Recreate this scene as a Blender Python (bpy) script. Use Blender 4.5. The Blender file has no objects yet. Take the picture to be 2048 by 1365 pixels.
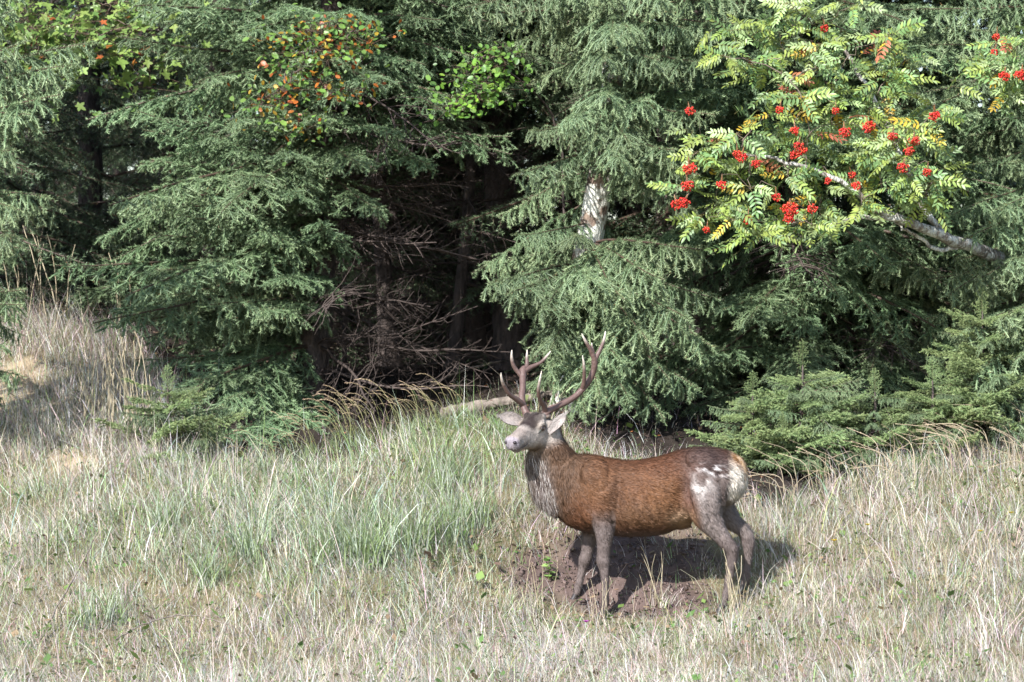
import bpy, math, random
import numpy as np
from mathutils import Vector, Matrix

SECTIONS = {'terrain', 'stag', 'trees', 'rowan', 'broadleaf', 'grass', 'small'}
R = math.radians
rng = np.random.default_rng(7)
random.seed(7)
scene = bpy.context.scene
COL = scene.collection

# ------------------------------------------------------------------ camera, sky, sun, exposure
K = 0.136e-3                       # metres per photo pixel per metre of distance
cam_d = bpy.data.cameras.new('camera')
cam_d.sensor_width = 36.0
cam_d.lens = 36.0 / (2048 * K)
cam_d.clip_start = 0.1
cam_d.clip_end = 3000
cam_d.dof.use_dof = True
cam_d.dof.focus_distance = 25.4
cam_d.dof.aperture_fstop = 4.5
cam = bpy.data.objects.new('camera', cam_d)
COL.objects.link(cam)
cam.location = (0, 0, 0)
cam.rotation_euler = (R(90), 0, 0)
scene.camera = cam

SUN_EL, SUN_AZ = R(38), R(210)     # azimuth measured from +Y (view direction) towards +X
sun_vec = Vector((math.sin(SUN_AZ) * math.cos(SUN_EL), math.cos(SUN_AZ) * math.cos(SUN_EL), math.sin(SUN_EL)))
world = bpy.data.worlds.new('World')
scene.world = world
world.use_nodes = True
wn = world.node_tree.nodes
sky = wn.new('ShaderNodeTexSky')
sky.sky_type = 'NISHITA'
sky.sun_disc = False
sky.sun_elevation = SUN_EL
sky.sun_rotation = SUN_AZ
sky.altitude = 400
world.node_tree.links.new(sky.outputs[0], wn['Background'].inputs[0])
wn['Background'].inputs[1].default_value = 0.15
sun_d = bpy.data.lights.new('sun', 'SUN')
sun_d.energy = 5.0
sun_d.angle = R(0.53)
sun_d.color = (1.0, 0.975, 0.95)
sun = bpy.data.objects.new('sun', sun_d)
COL.objects.link(sun)
sun.location = (-8, -10, 30)
sun.rotation_euler = (-sun_vec).to_track_quat('-Z', 'Y').to_euler()
scene.view_settings.view_transform = 'Standard'
scene.view_settings.look = 'None'
scene.view_settings.gamma = 1
scene.view_settings.exposure = 0.95
scene.cycles.max_bounces = 4
scene.cycles.diffuse_bounces = 2
scene.cycles.transmission_bounces = 2
scene.cycles.transparent_max_bounces = 4

# ------------------------------------------------------------------ helpers
def P(px, py, d):
    """place a point seen at photo pixel (px, py), d metres away"""
    return np.array([(px - 1024) * K * d, d, (682.5 - py) * K * d])

def nrm(v):
    v = np.asarray(v, float)
    return v / (np.linalg.norm(v, axis=-1, keepdims=True) + 1e-12)

def mesh_arrays(name, verts, faces, mat=None, cols=None, smooth=False, normals=None):
    """faces: (n,3) or (n,4) integer array, or list of such arrays"""
    if not isinstance(faces, list):
        faces = [faces]
    me = bpy.data.meshes.new(name)
    verts = np.asarray(verts, np.float32)
    me.vertices.add(len(verts))
    me.vertices.foreach_set('co', verts.ravel())
    loops = np.concatenate([f.ravel() for f in faces]).astype(np.int32)
    tot = np.concatenate([np.full(len(f), f.shape[1], np.int32) for f in faces])
    start = np.concatenate([[0], np.cumsum(tot)[:-1]]).astype(np.int32)
    me.loops.add(len(loops))
    me.loops.foreach_set('vertex_index', loops)
    me.polygons.add(len(tot))
    me.polygons.foreach_set('loop_start', start)
    me.update(calc_edges=True)
    if smooth:
        me.polygons.foreach_set('use_smooth', np.ones(len(tot), bool))
    if cols is not None:
        at = me.color_attributes.new('Col', 'FLOAT_COLOR', 'POINT')
        c4 = np.ones((len(verts), 4), np.float32)
        c4[:, :3] = cols
        at.data.foreach_set('color', c4.ravel())
    me.validate()
    if normals is not None:
        me.normals_split_custom_set_from_vertices(nrm(normals).tolist())
    if mat is not None:
        me.materials.append(mat)
    return me

def link(name, me, parent=None):
    o = bpy.data.objects.new(name, me)
    COL.objects.link(o)
    if parent is not None:
        o.parent = parent
    return o

def thing(name, label, cat, loc=(0, 0, 0), group=None):
    o = bpy.data.objects.new(name, None)
    o.empty_display_size = 0.2
    COL.objects.link(o)
    o.location = loc
    return tag(o, label, cat, group)

def tag(o, label=None, cat=None, group=None, kind=None):
    if label: o['label'] = label
    if cat: o['category'] = cat
    if group: o['group'] = group
    if kind: o['kind'] = kind
    return o

def mesh_np(me):
    """vertices, {size: faces}, colours of a mesh"""
    v = np.zeros(len(me.vertices) * 3, np.float32); me.vertices.foreach_get('co', v)
    lp = np.zeros(len(me.loops), np.int32); me.loops.foreach_get('vertex_index', lp)
    st = np.zeros(len(me.polygons), np.int32); me.polygons.foreach_get('loop_start', st)
    tt = np.zeros(len(me.polygons), np.int32); me.polygons.foreach_get('loop_total', tt)
    c = np.zeros(len(me.vertices) * 4, np.float32); me.color_attributes['Col'].data.foreach_get('color', c)
    fs = {k: np.stack([lp[st[tt == k] + i] for i in range(k)], -1) for k in np.unique(tt)}
    return v.reshape(-1, 3).astype(float), fs, c.reshape(-1, 4)[:, :3].astype(float)
def merge_copy(mb, data, mat4, tint=1.0):
    v, fs, c = data
    m = np.array(mat4)
    v2 = v @ m[:3, :3].T + m[:3, 3]
    first = True
    for k, f in fs.items():
        mb.f.setdefault(int(k), []).append(f + mb.n)
    mb.v.append(v2); mb.c.append(np.clip(c * tint, 0, 1)); mb.n += len(v2)

class MB:
    """collects small pieces into one mesh"""
    def __init__(s):
        s.v, s.f, s.c, s.n = [], {}, [], 0
    def add(s, v, f, c=(1, 1, 1)):
        v = np.asarray(v, float); f = np.asarray(f, int)
        s.f.setdefault(f.shape[1], []).append(f + s.n)
        s.v.append(v)
        c = np.asarray(c, float)
        s.c.append(np.broadcast_to(c, (len(v), 3)))
        s.n += len(v)
    def mesh(s, name, mat, smooth=False, origin=(0, 0, 0)):
        return mesh_arrays(name, np.concatenate(s.v) - np.asarray(origin),
                           [np.concatenate(x) for x in s.f.values()], mat, np.concatenate(s.c), smooth)

def frame_along(pts):
    pts = np.asarray(pts, float)
    t = nrm(np.gradient(pts, axis=0))
    ref = np.array([0, 0, 1.0]) if abs(t[0][2]) < 0.8 else np.array([0, 1.0, 0])
    us, vs = [], []
    u = nrm(np.cross(ref, t[0]))
    for i in range(len(pts)):
        u = nrm(u - t[i] * np.dot(u, t[i]))
        us.append(u); vs.append(np.cross(t[i], u))
    return np.array(us), np.array(vs)

def tube(mb, pts, rad, n=6, c=(1, 1, 1), noise=0, cols=None, cap=True):
    pts = np.asarray(pts, float)
    rad = np.broadcast_to(np.asarray(rad, float), (len(pts),))
    us, vs = frame_along(pts)
    a = np.arange(n) * 2 * math.pi / n
    ring = (np.cos(a)[None, :, None] * us[:, None, :] + np.sin(a)[None, :, None] * vs[:, None, :])
    r = rad[:, None] * (1 + noise * rng.normal(0, 1, (len(pts), n)))
    v = pts[:, None, :] + ring * r[:, :, None]
    m = len(pts)
    i, j = np.meshgrid(np.arange(m - 1), np.arange(n), indexing='ij')
    f = np.stack([i * n + j, i * n + (j + 1) % n, (i + 1) * n + (j + 1) % n, (i + 1) * n + j], -1).reshape(-1, 4)
    col = np.repeat(np.asarray(cols, float), n, axis=0) if cols is not None else c
    mb.add(v.reshape(-1, 3), f, col)
    if cap:
        for end, k in ((0, 1), (m - 1, -1)):
            vv = np.concatenate([v[end], pts[end:end + 1]])
            ff = np.array([[q, n, (q + 1) % n][::k] for q in range(n)])
            mb.add(vv, ff, cols[end] if cols is not None else c)

def spline(ctrl, n):
    """Catmull-Rom through control rows (any number of columns)"""
    c = np.asarray(ctrl, float)
    c = np.vstack([2 * c[0] - c[1], c, 2 * c[-1] - c[-2]])
    m = len(c) - 3
    out = []
    for s in np.linspace(0, m - 1e-6, n):
        i = int(s); t = s - i
        p0, p1, p2, p3 = c[i:i + 4]
        out.append(0.5 * (2 * p1 + (p2 - p0) * t + (2 * p0 - 5 * p1 + 4 * p2 - p3) * t * t + (3 * p1 - p0 - 3 * p2 + p3) * t ** 3))
    return np.array(out)

def vnoise(p, scale, seed=0, octaves=3):
    """smooth value noise in 2-D or 3-D, about -1..1"""
    p = np.asarray(p, float) * scale
    tot = 0; amp = 1; norm = 0
    for o in range(octaves):
        q = p * 2 ** o + 17.3 * o + seed * 7.7
        i = np.floor(q).astype(np.int64); f = q - i
        f = f * f * (3 - 2 * f)
        dim = p.shape[-1]
        val = 0
        for corner in range(2 ** dim):
            h = np.zeros(p.shape[:-1], np.int64) + seed * 1013
            w = 1.0
            for k in range(dim):
                b = (corner >> k) & 1
                h = h * 73856093 + (i[..., k] + b) * (19349663 + 83492791 * k)
                h = (h ^ (h >> 13)) & 0x7fffffff
                w = w * (f[..., k] if b else 1 - f[..., k])
            h = (h * 1274126177) & 0x7fffffff
            val = val + w * ((h % 100003) / 50001.5 - 1)
        tot = tot + amp * val; norm += amp; amp *= 0.5
    return tot / norm

# ------------------------------------------------------------------ materials
def new_mat(name):
    m = bpy.data.materials.new(name)
    m.use_nodes = True
    nt = m.node_tree
    return m, nt, nt.nodes['Principled BSDF'], nt.nodes['Material Output']

def N(nt, t, **kw):
    n = nt.nodes.new(t)
    for k, v in kw.items(): setattr(n, k, v)
    return n

def attr_mat(name, rough=0.6, spec=0.3, transl=0.0, vary=0.0, bump=0.0, bscale=60, hue=0.0, coat=0.0):
    """colour from the object's own colour attribute, varied a little per object"""
    m, nt, b, out = new_mat(name)
    L = nt.links.new
    a = N(nt, 'ShaderNodeAttribute', attribute_name='Col')
    c = a.outputs['Color']
    if vary or hue:
        oi = N(nt, 'ShaderNodeObjectInfo')
        h = N(nt, 'ShaderNodeHueSaturation')
        mr = N(nt, 'ShaderNodeMapRange')
        mr.inputs['To Min'].default_value = 1 - vary; mr.inputs['To Max'].default_value = 1 + vary
        L(oi.outputs['Random'], mr.inputs['Value']); L(mr.outputs[0], h.inputs['Value'])
        mr2 = N(nt, 'ShaderNodeMapRange')
        mr2.inputs['To Min'].default_value = 0.5 - hue; mr2.inputs['To Max'].default_value = 0.5 + hue
        ml = N(nt, 'ShaderNodeMath', operation='MULTIPLY'); ml.inputs[1].default_value = 7.31
        fr = N(nt, 'ShaderNodeMath', operation='FRACT')
        L(oi.outputs['Random'], ml.inputs[0]); L(ml.outputs[0], fr.inputs[0]); L(fr.outputs[0], mr2.inputs['Value'])
        L(mr2.outputs[0], h.inputs['Hue'])
        L(c, h.inputs['Color']); c = h.outputs[0]
    L(c, b.inputs['Base Color'])
    b.inputs['Roughness'].default_value = rough
    b.inputs['Specular IOR Level'].default_value = spec
    if coat:
        b.inputs['Coat Weight'].default_value = coat
    if bump:
        no = N(nt, 'ShaderNodeTexNoise'); no.inputs['Scale'].default_value = bscale; no.inputs['Detail'].default_value = 4
        bp = N(nt, 'ShaderNodeBump'); bp.inputs['Strength'].default_value = bump; bp.inputs['Distance'].default_value = 0.01
        tc = N(nt, 'ShaderNodeTexCoord')
        L(tc.outputs['Object'], no.inputs['Vector'])
        L(no.outputs[0], bp.inputs['Height']); L(bp.outputs[0], b.inputs['Normal'])
    if transl:
        t = N(nt, 'ShaderNodeBsdfTranslucent'); mx = N(nt, 'ShaderNodeMixShader')
        mx.inputs[0].default_value = transl
        L(c, t.inputs['Color']); L(b.outputs[0], mx.inputs[1]); L(t.outputs[0], mx.inputs[2]); L(mx.outputs[0], out.inputs['Surface'])
    return m

def bark_mat(name, c1, c2, lichen=None, lich_amt=0.5, sc=14):
    m, nt, b, out = new_mat(name)
    L = nt.links.new
    tc = N(nt, 'ShaderNodeTexCoord')
    mp = N(nt, 'ShaderNodeMapping'); mp.inputs['Scale'].default_value = (1, 1, 0.35)
    L(tc.outputs['Object'], mp.inputs['Vector'])
    n1 = N(nt, 'ShaderNodeTexNoise'); n1.inputs['Scale'].default_value = sc; n1.inputs['Detail'].default_value = 6; n1.inputs['Roughness'].default_value = 0.7
    vo = N(nt, 'ShaderNodeTexVoronoi'); vo.inputs['Scale'].default_value = sc * 2
    L(mp.outputs[0], n1.inputs['Vector']); L(mp.outputs[0], vo.inputs['Vector'])
    cr = N(nt, 'ShaderNodeValToRGB')
    cr.color_ramp.elements[0].position = 0.35; cr.color_ramp.elements[1].position = 0.68
    cr.color_ramp.elements[0].color = (*c1, 1); cr.color_ramp.elements[1].color = (*c2, 1)
    L(n1.outputs[0], cr.inputs[0])
    c = cr.outputs[0]
    if lichen:
        n2 = N(nt, 'ShaderNodeTexNoise'); n2.inputs['Scale'].default_value = 7; n2.inputs['Detail'].default_value = 7; n2.inputs['Roughness'].default_value = 0.68
        L(tc.outputs['Object'], n2.inputs['Vector'])
        r2 = N(nt, 'ShaderNodeValToRGB')
        r2.color_ramp.elements[0].position = 1 - lich_amt - 0.04; r2.color_ramp.elements[1].position = 1 - lich_amt + 0.04
        mx = N(nt, 'ShaderNodeMixRGB'); mx.inputs[2].default_value = (*lichen, 1)
        L(n2.outputs[0], r2.inputs[0]); L(r2.outputs[0], mx.inputs[0]); L(c, mx.inputs[1]); c = mx.outputs[0]
    L(c, b.inputs['Base Color'])
    b.inputs['Roughness'].default_value = 0.9
    bp = N(nt, 'ShaderNodeBump'); bp.inputs['Strength'].default_value = 0.9; bp.inputs['Distance'].default_value = 0.02
    ad = N(nt, 'ShaderNodeMath', operation='ADD')
    L(vo.outputs[0], ad.inputs[0]); L(n1.outputs[0], ad.inputs[1])
    L(ad.outputs[0], bp.inputs['Height']); L(bp.outputs[0], b.inputs['Normal'])
    return m

M = {}
M['needle'] = attr_mat('spruce_needles', rough=0.5, spec=0.4, vary=0.2, hue=0.012)
M['twig'] = attr_mat('twig_bark', rough=0.85, spec=0.2, vary=0.2)
M['bark_dark'] = bark_mat('dark_spruce_bark', (0.035, 0.028, 0.026), (0.15, 0.115, 0.1))
M['bark_pale'] = bark_mat('pale_lichened_bark', (0.08, 0.055, 0.042), (0.26, 0.19, 0.14), (0.62, 0.62, 0.55), 0.52)
M['bark_rowan'] = bark_mat('grey_rowan_bark', (0.12, 0.1, 0.085), (0.32, 0.28, 0.24), (0.58, 0.58, 0.53), 0.5, sc=25)
M['leaf'] = attr_mat('leaf', rough=0.42, spec=0.45, transl=0.3, vary=0.18, hue=0.012)
M['berry'] = attr_mat('berry', rough=0.3, spec=0.5, vary=0.12)
M['grass'] = attr_mat('grass_blades', rough=0.5, spec=0.35, transl=0.25)
M['coat'] = attr_mat('deer_coat', rough=0.7, spec=0.2, bump=0.35, bscale=120)
M['fur'] = attr_mat('deer_fur', rough=0.55, spec=0.25)
M['antler'] = attr_mat('antler_bone', rough=0.5, spec=0.4, bump=0.5, bscale=55)
M['horn'] = attr_mat('dark_horn', rough=0.45, spec=0.4)
M['eye'] = attr_mat('wet_eye', rough=0.08, spec=0.6, coat=0.5)
M['wood'] = bark_mat('weathered_dead_wood', (0.1, 0.08, 0.065), (0.3, 0.25, 0.21), (0.16, 0.2, 0.06), 0.4)
M['litter'] = attr_mat('fallen_leaves', rough=0.8, spec=0.2)
M['stone'] = attr_mat('stone', rough=0.9, spec=0.2, bump=0.5, bscale=30)

# ------------------------------------------------------------------ terrain
D_B = [-60, 0, 12, 20, 23, 25, 28, 31, 36, 44, 60, 100, 400, 900]
Z_B = [-1.7, -1.75, -2.55, -2.35, -2.12, -1.8, -0.95, -0.35, -0.15, -0.4, -1.6, -5, -20, -35]
ctrl = [  # photo pixel, distance: where the ground lies
    (100, 1340, 23), (500, 1345, 23), (1000, 1345, 23), (1500, 1345, 23), (2000, 1340, 23),
    (1158, 1203, 25.2), (1210, 1235, 24.9), (1330, 1228, 24.88), (1448, 1222, 24.75), (1488, 1180, 25.25),
    (1300, 1085, 25.65), (1100, 1090, 25.65), (1400, 1070, 25.75), (1300, 980, 26.5), (1500, 1000, 26.6),
    (1250, 900, 27.6), (1400, 880, 28.2), (1550, 900, 28.3),
    (980, 1100, 25.6), (900, 1000, 26.2), (850, 935, 26.9), (900, 878, 27.6), (1050, 865, 27.8), (700, 950, 27.0), (560, 995, 26.7),
    (780, 898, 28.4), (650, 930, 28.6), (850, 850, 29.3), (700, 860, 30), (1000, 805, 29.8), (1000, 750, 32), (1150, 830, 28.5),
    (300, 1150, 24.9), (100, 1250, 24.0), (500, 1120, 25.0), (350, 1010, 26.3), (100, 1010, 26.8), (350, 940, 27.2),
    (60, 900, 28.1), (200, 850, 28.7), (60, 800, 29.3), (250, 760, 29.9), (60, 700, 30.2), (150, 655, 31), (280, 700, 30.8), (400, 820, 29.5), (550, 830, 29.6),
    (100, 640, 33), (300, 650, 33),
    (700, 1200, 24.4), (800, 1100, 25.2), (1700, 1150, 25.0), (1650, 1040, 26.2), (1600, 970, 27.0), (1780, 960, 27.1), (1900, 905, 27.8), (2040, 860, 28.3), (2040, 1000, 26.6), (2040, 1150, 25.0),
    (1700, 880, 29), (1900, 820, 30), (1600, 860, 29.5),
]
_cp = np.array([P(*c) for c in ctrl])
_cx = _cp[:, :2]
def base_z(y): return np.interp(y, D_B, Z_B)
_res = _cp[:, 2] - base_z(_cp[:, 1])
def _kern(a, b):
    d2 = ((a[:, None, :] - b[None, :, :]) ** 2).sum(-1)
    return np.exp(-d2 / (2 * 0.95 ** 2))
_w = np.linalg.solve(_kern(_cx, _cx) + 0.04 * np.eye(len(_cx)), _res)
SOIL_C = P(1255, 1110, 25.5)
def soil_mask(x, y):
    e = ((x - SOIL_C[0] + 0.05) / 0.86) ** 2 + ((y - SOIL_C[1]) / 0.62) ** 2
    e = e + 0.75 * vnoise(np.stack([x, y], -1), 2.6, 3)
    return np.clip((1.15 - e) * 1.5, 0, 1)
def sand_mask(x, y):
    out = 0
    for (px, py, d, rx, ry) in ((40, 815, 29.2, 0.55, 0.5), (140, 940, 27.6, 0.3, 0.45), (10, 745, 29.8, .4, .3)):
        c = P(px, py, d)
        e = ((x - c[0]) / rx) ** 2 + ((y - c[1]) / ry) ** 2 + 1.1 * vnoise(np.stack([x, y], -1), 4.5, 5)
        out = np.maximum(out, np.clip((0.95 - e) * 1.3, 0, 1))
    return out
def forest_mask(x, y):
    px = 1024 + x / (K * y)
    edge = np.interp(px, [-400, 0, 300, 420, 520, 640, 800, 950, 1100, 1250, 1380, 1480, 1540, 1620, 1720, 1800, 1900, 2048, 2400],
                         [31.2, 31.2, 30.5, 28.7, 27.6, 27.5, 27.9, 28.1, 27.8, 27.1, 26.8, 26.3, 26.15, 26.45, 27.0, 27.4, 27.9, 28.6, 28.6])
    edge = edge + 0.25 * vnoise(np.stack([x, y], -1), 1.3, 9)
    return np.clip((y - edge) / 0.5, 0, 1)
def ground_z(x, y):
    x = np.asarray(x, float); y = np.asarray(y, float)
    sh = x.shape
    q = np.stack([x.ravel(), y.ravel()], -1)
    z = base_z(q[:, 1])
    near = (np.abs(q[:, 0]) < 9) & (q[:, 1] > 17) & (q[:, 1] < 40)
    if near.any():
        z[near] += _kern(q[near], _cx) @ _w
    z += 0.035 * vnoise(q, 1.3, 1) + 0.02 * vnoise(q, 5, 2, 2)
    s = soil_mask(q[:, 0], q[:, 1])
    z += s * (0.035 * vnoise(q, 8, 4, 3) + 0.012 * vnoise(q, 26, 7, 2))
    z += 0.25 * np.clip((np.abs(q[:, 0]) - 6) / 20, 0, 4) * vnoise(q, 0.12, 6, 2)
    return z.reshape(sh)
def gz(x, y): return float(ground_z(np.array([x]), np.array([y]))[0])
def hit(px, py, d0=21.5, d1=34):
    """first point of the ground on the line of sight through a photo pixel"""
    d = np.arange(d0, d1, 0.03)
    x = (px - 1024) * K * d; z = (682.5 - py) * K * d
    g = ground_z(x, d)
    i = np.argmax(g >= z) if (g >= z).any() else len(d) - 1
    return np.array([x[i], d[i], g[i]])

if 'terrain' in SECTIONS:
    def axis(fine0, fine1, step, outs):
        mid = np.arange(fine0, fine1 + 1e-6, step)
        lo = [fine0 - o for o in outs][::-1]; hi = [fine1 + o for o in outs]
        return np.concatenate([lo, mid, hi])
    outs = [0.2, 0.5, 1, 2, 3.5, 5.5, 8, 12, 18, 28, 45, 80, 150, 300, 600]
    gx = axis(-5.2, 5.2, 0.045, outs)
    gy = np.concatenate([[-60, -30, -10, 0, 6, 11, 14, 16.5, 18.5, 20], np.arange(21, 33, 0.045), np.arange(33, 40, 0.3), 40 + np.array([0] + outs) + 0.001])
    X, Y = np.meshgrid(gx, gy, indexing='ij')
    Z = ground_z(X, Y)
    v = np.stack([X, Y, Z], -1).reshape(-1, 3)
    nx, ny = X.shape
    i, j = np.meshgrid(np.arange(nx - 1), np.arange(ny - 1), indexing='ij')
    f = np.stack([i * ny + j, (i + 1) * ny + j, (i + 1) * ny + j + 1, i * ny + j + 1], -1).reshape(-1, 4)
    xs, ys = v[:, 0], v[:, 1]
    n1 = vnoise(v[:, :2], 3, 11)[:, None]; n2 = vnoise(v[:, :2], 14, 12)[:, None]
    turf = np.array([0.15, 0.125, 0.07]) * (1 + 0.3 * n1 + 0.3 * n2)
    soil = np.array([0.1, 0.071, 0.062]) * (1 + 0.25 * n1 + 0.45 * n2)
    sand = np.array([0.33, 0.255, 0.165]) * (1 + 0.3 * n1 + 0.35 * n2)
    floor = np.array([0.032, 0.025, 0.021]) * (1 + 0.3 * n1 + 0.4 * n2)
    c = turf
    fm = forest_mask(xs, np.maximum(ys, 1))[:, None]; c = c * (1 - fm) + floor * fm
    sm = soil_mask(xs, ys)[:, None]; c = c * (1 - sm) + soil * sm
    dm = sand_mask(xs, ys)[:, None]; c = c * (1 - dm) + sand * dm
    gm = attr_mat('meadow_soil', rough=0.95, spec=0.1, bump=0.8, bscale=22)
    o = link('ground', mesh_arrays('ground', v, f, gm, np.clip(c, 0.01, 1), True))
    o['kind'] = 'structure'

# ------------------------------------------------------------------ the stag
STAG_D = 25.0
def build_stag():
    U = 0.0034
    base = np.array([(1270 - 1024) * K * STAG_D, STAG_D, (682.5 - 1235) * K * STAG_D])
    root = thing('stag', 'red deer stag with tall antlers standing side-on in front of the spruces', 'deer', tuple(base))
    def S(px, py, y): return np.array([(px - 1270) * U, y, (1235 - py) * U])
    def axis_y(px): return -0.2 * (px - 1270) * U
    mb = MB()
    NS = 24
    ang = np.arange(NS) * 2 * math.pi / NS
    def sup(a, p):
        return np.sign(np.cos(a)) * np.abs(np.cos(a)) ** (2 / p), np.sign(np.sin(a)) * np.abs(np.sin(a)) ** (2 / p)
    def loft(rings, p=2.15):
        """rings: rows (centre, u, v, ru, rv)"""
        V = []
        ca, sa = sup(ang, p)
        for c, u, v, ru, rv in rings:
            V.append(c + ca[:, None] * np.asarray(u) * ru + sa[:, None] * np.asarray(v) * rv)
        V = np.array(V); m = len(V)
        i, j = np.meshgrid(np.arange(m - 1), np.arange(NS), indexing='ij')
        f = np.stack([i * NS + j, i * NS + (j + 1) % NS, (i + 1) * NS + (j + 1) % NS, (i + 1) * NS + j], -1).reshape(-1, 4)
        vv = np.concatenate([V.reshape(-1, 3), V[0].mean(0, keepdims=True), V[-1].mean(0, keepdims=True)])
        mb.add(vv, f)
        k = m * NS
        mb.n -= len(vv)
        mb.f.setdefault(3, []).append(np.array([[(q + 1) % NS, q, k] for q in range(NS)] + [[(m - 1) * NS + q, (m - 1) * NS + (q + 1) % NS, k + 1] for q in range(NS)]) + mb.n)
        mb.n += len(vv)
    def fine(rows, n):
        return spline(np.array(rows, float), n)
    lat = nrm([0.2, 1, 0]); upv = np.array([0, 0, 1.0])
    # trunk: px, top, bottom, half width
    rows = [(1070, 955, 990, .045), (1086, 940, 1010, .09), (1110, 924, 1031, .132), (1140, 912, 1055, .17), (1175, 909, 1067, .195), (1210, 914, 1072, .2),
            (1250, 921, 1074, .212), (1290, 918, 1073, .225), (1330, 909, 1068, .218), (1365, 898, 1050, .2), (1400, 893, 1034, .215),
            (1435, 895, 1018, .2), (1462, 904, 1005, .168), (1480, 920, 988, .12), (1490, 940, 968, .06)]
    loft([(S(p, (t + b) / 2, axis_y(p)), lat, upv, w, (b - t) / 2 * U) for p, t, b, w in fine(rows, 44)])
    # neck: py, front, back, half width, y
    rows = [(1022, 1105, 1205, .145, .10), (1000, 1078, 1202, .15, .11), (970, 1063, 1196, .148, .115), (940, 1058, 1186, .13, .11), (917, 1054, 1161, .115, .095),
            (897, 1060, 1140, .1, .075), (877, 1068, 1126, .088, .055), (858, 1078, 1120, .078, .04), (842, 1084, 1112, .06, .03)]
    loft([(S((f + b) / 2, p, y), np.array([1.0, 0, 0]), nrm([0.25, 1, 0]), (b - f) / 2 * U, w) for p, f, b, w, y in fine(rows, 30)])
    # head frame
    O = S(1074, 832, 0.03)
    tipn = S(1020, 885, -0.25)
    HL = np.linalg.norm(tipn - O)
    f = (tipn - O) / HL
    l = nrm(np.array([-f[1], f[0], 0.0]) * 1.0)
    if l[0] < 0: l = -l
    u = np.cross(f, l); u = u if u[2] > 0 else -u
    def H(t, a, h): return O + f * t * HL / 0.39 + l * a + u * h
    rows = [(-.06, -.085, .06, .055), (-.03, -.08, .088, .074), (0, -.08, .104, .084), (.05, -.09, .12, .09), (.10, -.09, .119, .091), (.15, -.079, .107, .08),
            (.2, -.063, .091, .067), (.25, -.048, .077, .058), (.3, -.036, .066, .054), (.34, -.027, .059, .053), (.368, -.021, .052, .05), (.386, -.019, .04, .04), (.394, -.019, .022, .022)]
    loft([(H(t, 0, c), l, u, hw, hh) for t, c, hh, hw in fine(rows, 40)], p=2.25)
    def ell(c, ax, r):
        """ellipsoid with axes ax (3 rows) and radii r"""
        ts = np.linspace(-1, 1, 13)[1:-1]
        loft([(c + np.asarray(ax[0]) * r[0] * t, ax[1], ax[2], r[1] * math.sqrt(1 - t * t), r[2] * math.sqrt(1 - t * t)) for t in ts], p=2)
    A = (f, l, u)
    for s in (-1, 1):
        ell(H(.085, s * .074, -.016), A, (.045, .026, .022))      # brow
        ell(H(.075, s * .06, -.118), A, (.085, .032, .075))        # cheek
        ell(H(.348, s * .032, -.002), A, (.034, .026, .03))      # nostril wing
        ell(H(.03, s * .06, .008), A, (.03, .026, .03))         # pedicle
    ell(H(.315, 0, -.076), A, (.055, .036, .024))                 # chin
    ell(H(.06, 0, .008), A, (.07, .05, .022))                   # forehead dome
    X3 = np.eye(3)
    # shoulder, thigh, croup masses
    for s in (-1, 1):
        ell(S(1190, 985, axis_y(1190) + s * .135), X3, (.135, .088, .235))
        ell(S(1207, 1022, axis_y(1207) + s * .14), X3, (.09, .075, .14))
        ell(S(1408, 975, axis_y(1408) + s * .135), X3, (.15, .1, .25))
        ell(S(1388, 925, axis_y(1388) + s * .12), X3, (.08, .075, .1))
        ell(S(1300, 1000, axis_y(1300) + s * .15), X3, (.2, .075, .17))
        ell(S(1110, 975, .11 + s * .09), X3, (.07, .06, .2))
    def limb(rows, n=26, tilt=0):
        """px, py, y, half length (image plane), half width"""
        r = fine(rows, n)
        pts = np.array([S(a, b, y) for a, b, y, _, _ in r])
        t = nrm(np.gradient(pts, axis=0))
        rings = []
        for p_, t_, q in zip(pts, t, r):
            w = nrm(np.array([0.2, 1, 0]) - t_ * np.dot([0.2, 1, 0], t_))
            v = np.cross(t_, w)
            rings.append((p_, v, w, q[3], q[4]))
        loft(rings, p=2.1)
    yn = lambda px, o: axis_y(px) + o
    # near and far fore legs
    limb([(1200, 985, yn(1200, -.15), .13, .07), (1203, 1030, yn(1203, -.155), .085, .062), (1208, 1062, yn(1208, -.15), .064, .052), (1207, 1095, yn(1207, -.145), .046, .042), (1205, 1122, yn(1205, -.14), .039, .037),
          (1208, 1140, yn(1208, -.14), .032, .03), (1210, 1175, yn(1210, -.14), .025, .025), (1209, 1205, yn(1209, -.14), .027, .027), (1205, 1222, yn(1205, -.14), .022, .022)])
    limb([(1190, 1000, yn(1190, .13), .11, .065), (1185, 1055, yn(1185, .13), .07, .055), (1179, 1090, yn(1179, .12), .049, .044), (1172, 1118, yn(1172, .115), .04, .037), (1167, 1138, yn(1167, .115), .034, .031),
          (1161, 1163, yn(1160, .115), .025, .025), (1156, 1184, yn(1154, .115), .027, .027), (1152, 1197, yn(1149, .115), .022, .022)])
    # hind legs: hip, stifle, hock, cannon
    limb([(1408, 950, yn(1408, -.13), .19, .085), (1405, 995, yn(1405, -.15), .15, .09), (1410, 1028, yn(1410, -.155), .105, .075), (1428, 1056, yn(1428, -.15), .07, .054), (1446, 1078, yn(1446, -.145), .05, .041),
          (1459, 1096, yn(1459, -.14), .047, .036), (1459, 1115, yn(1459, -.14), .037, .031), (1454, 1150, yn(1454, -.14), .027, .026), (1447, 1188, yn(1447, -.14), .028, .028), (1441, 1208, yn(1441, -.14), .023, .023)], 34)
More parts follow.
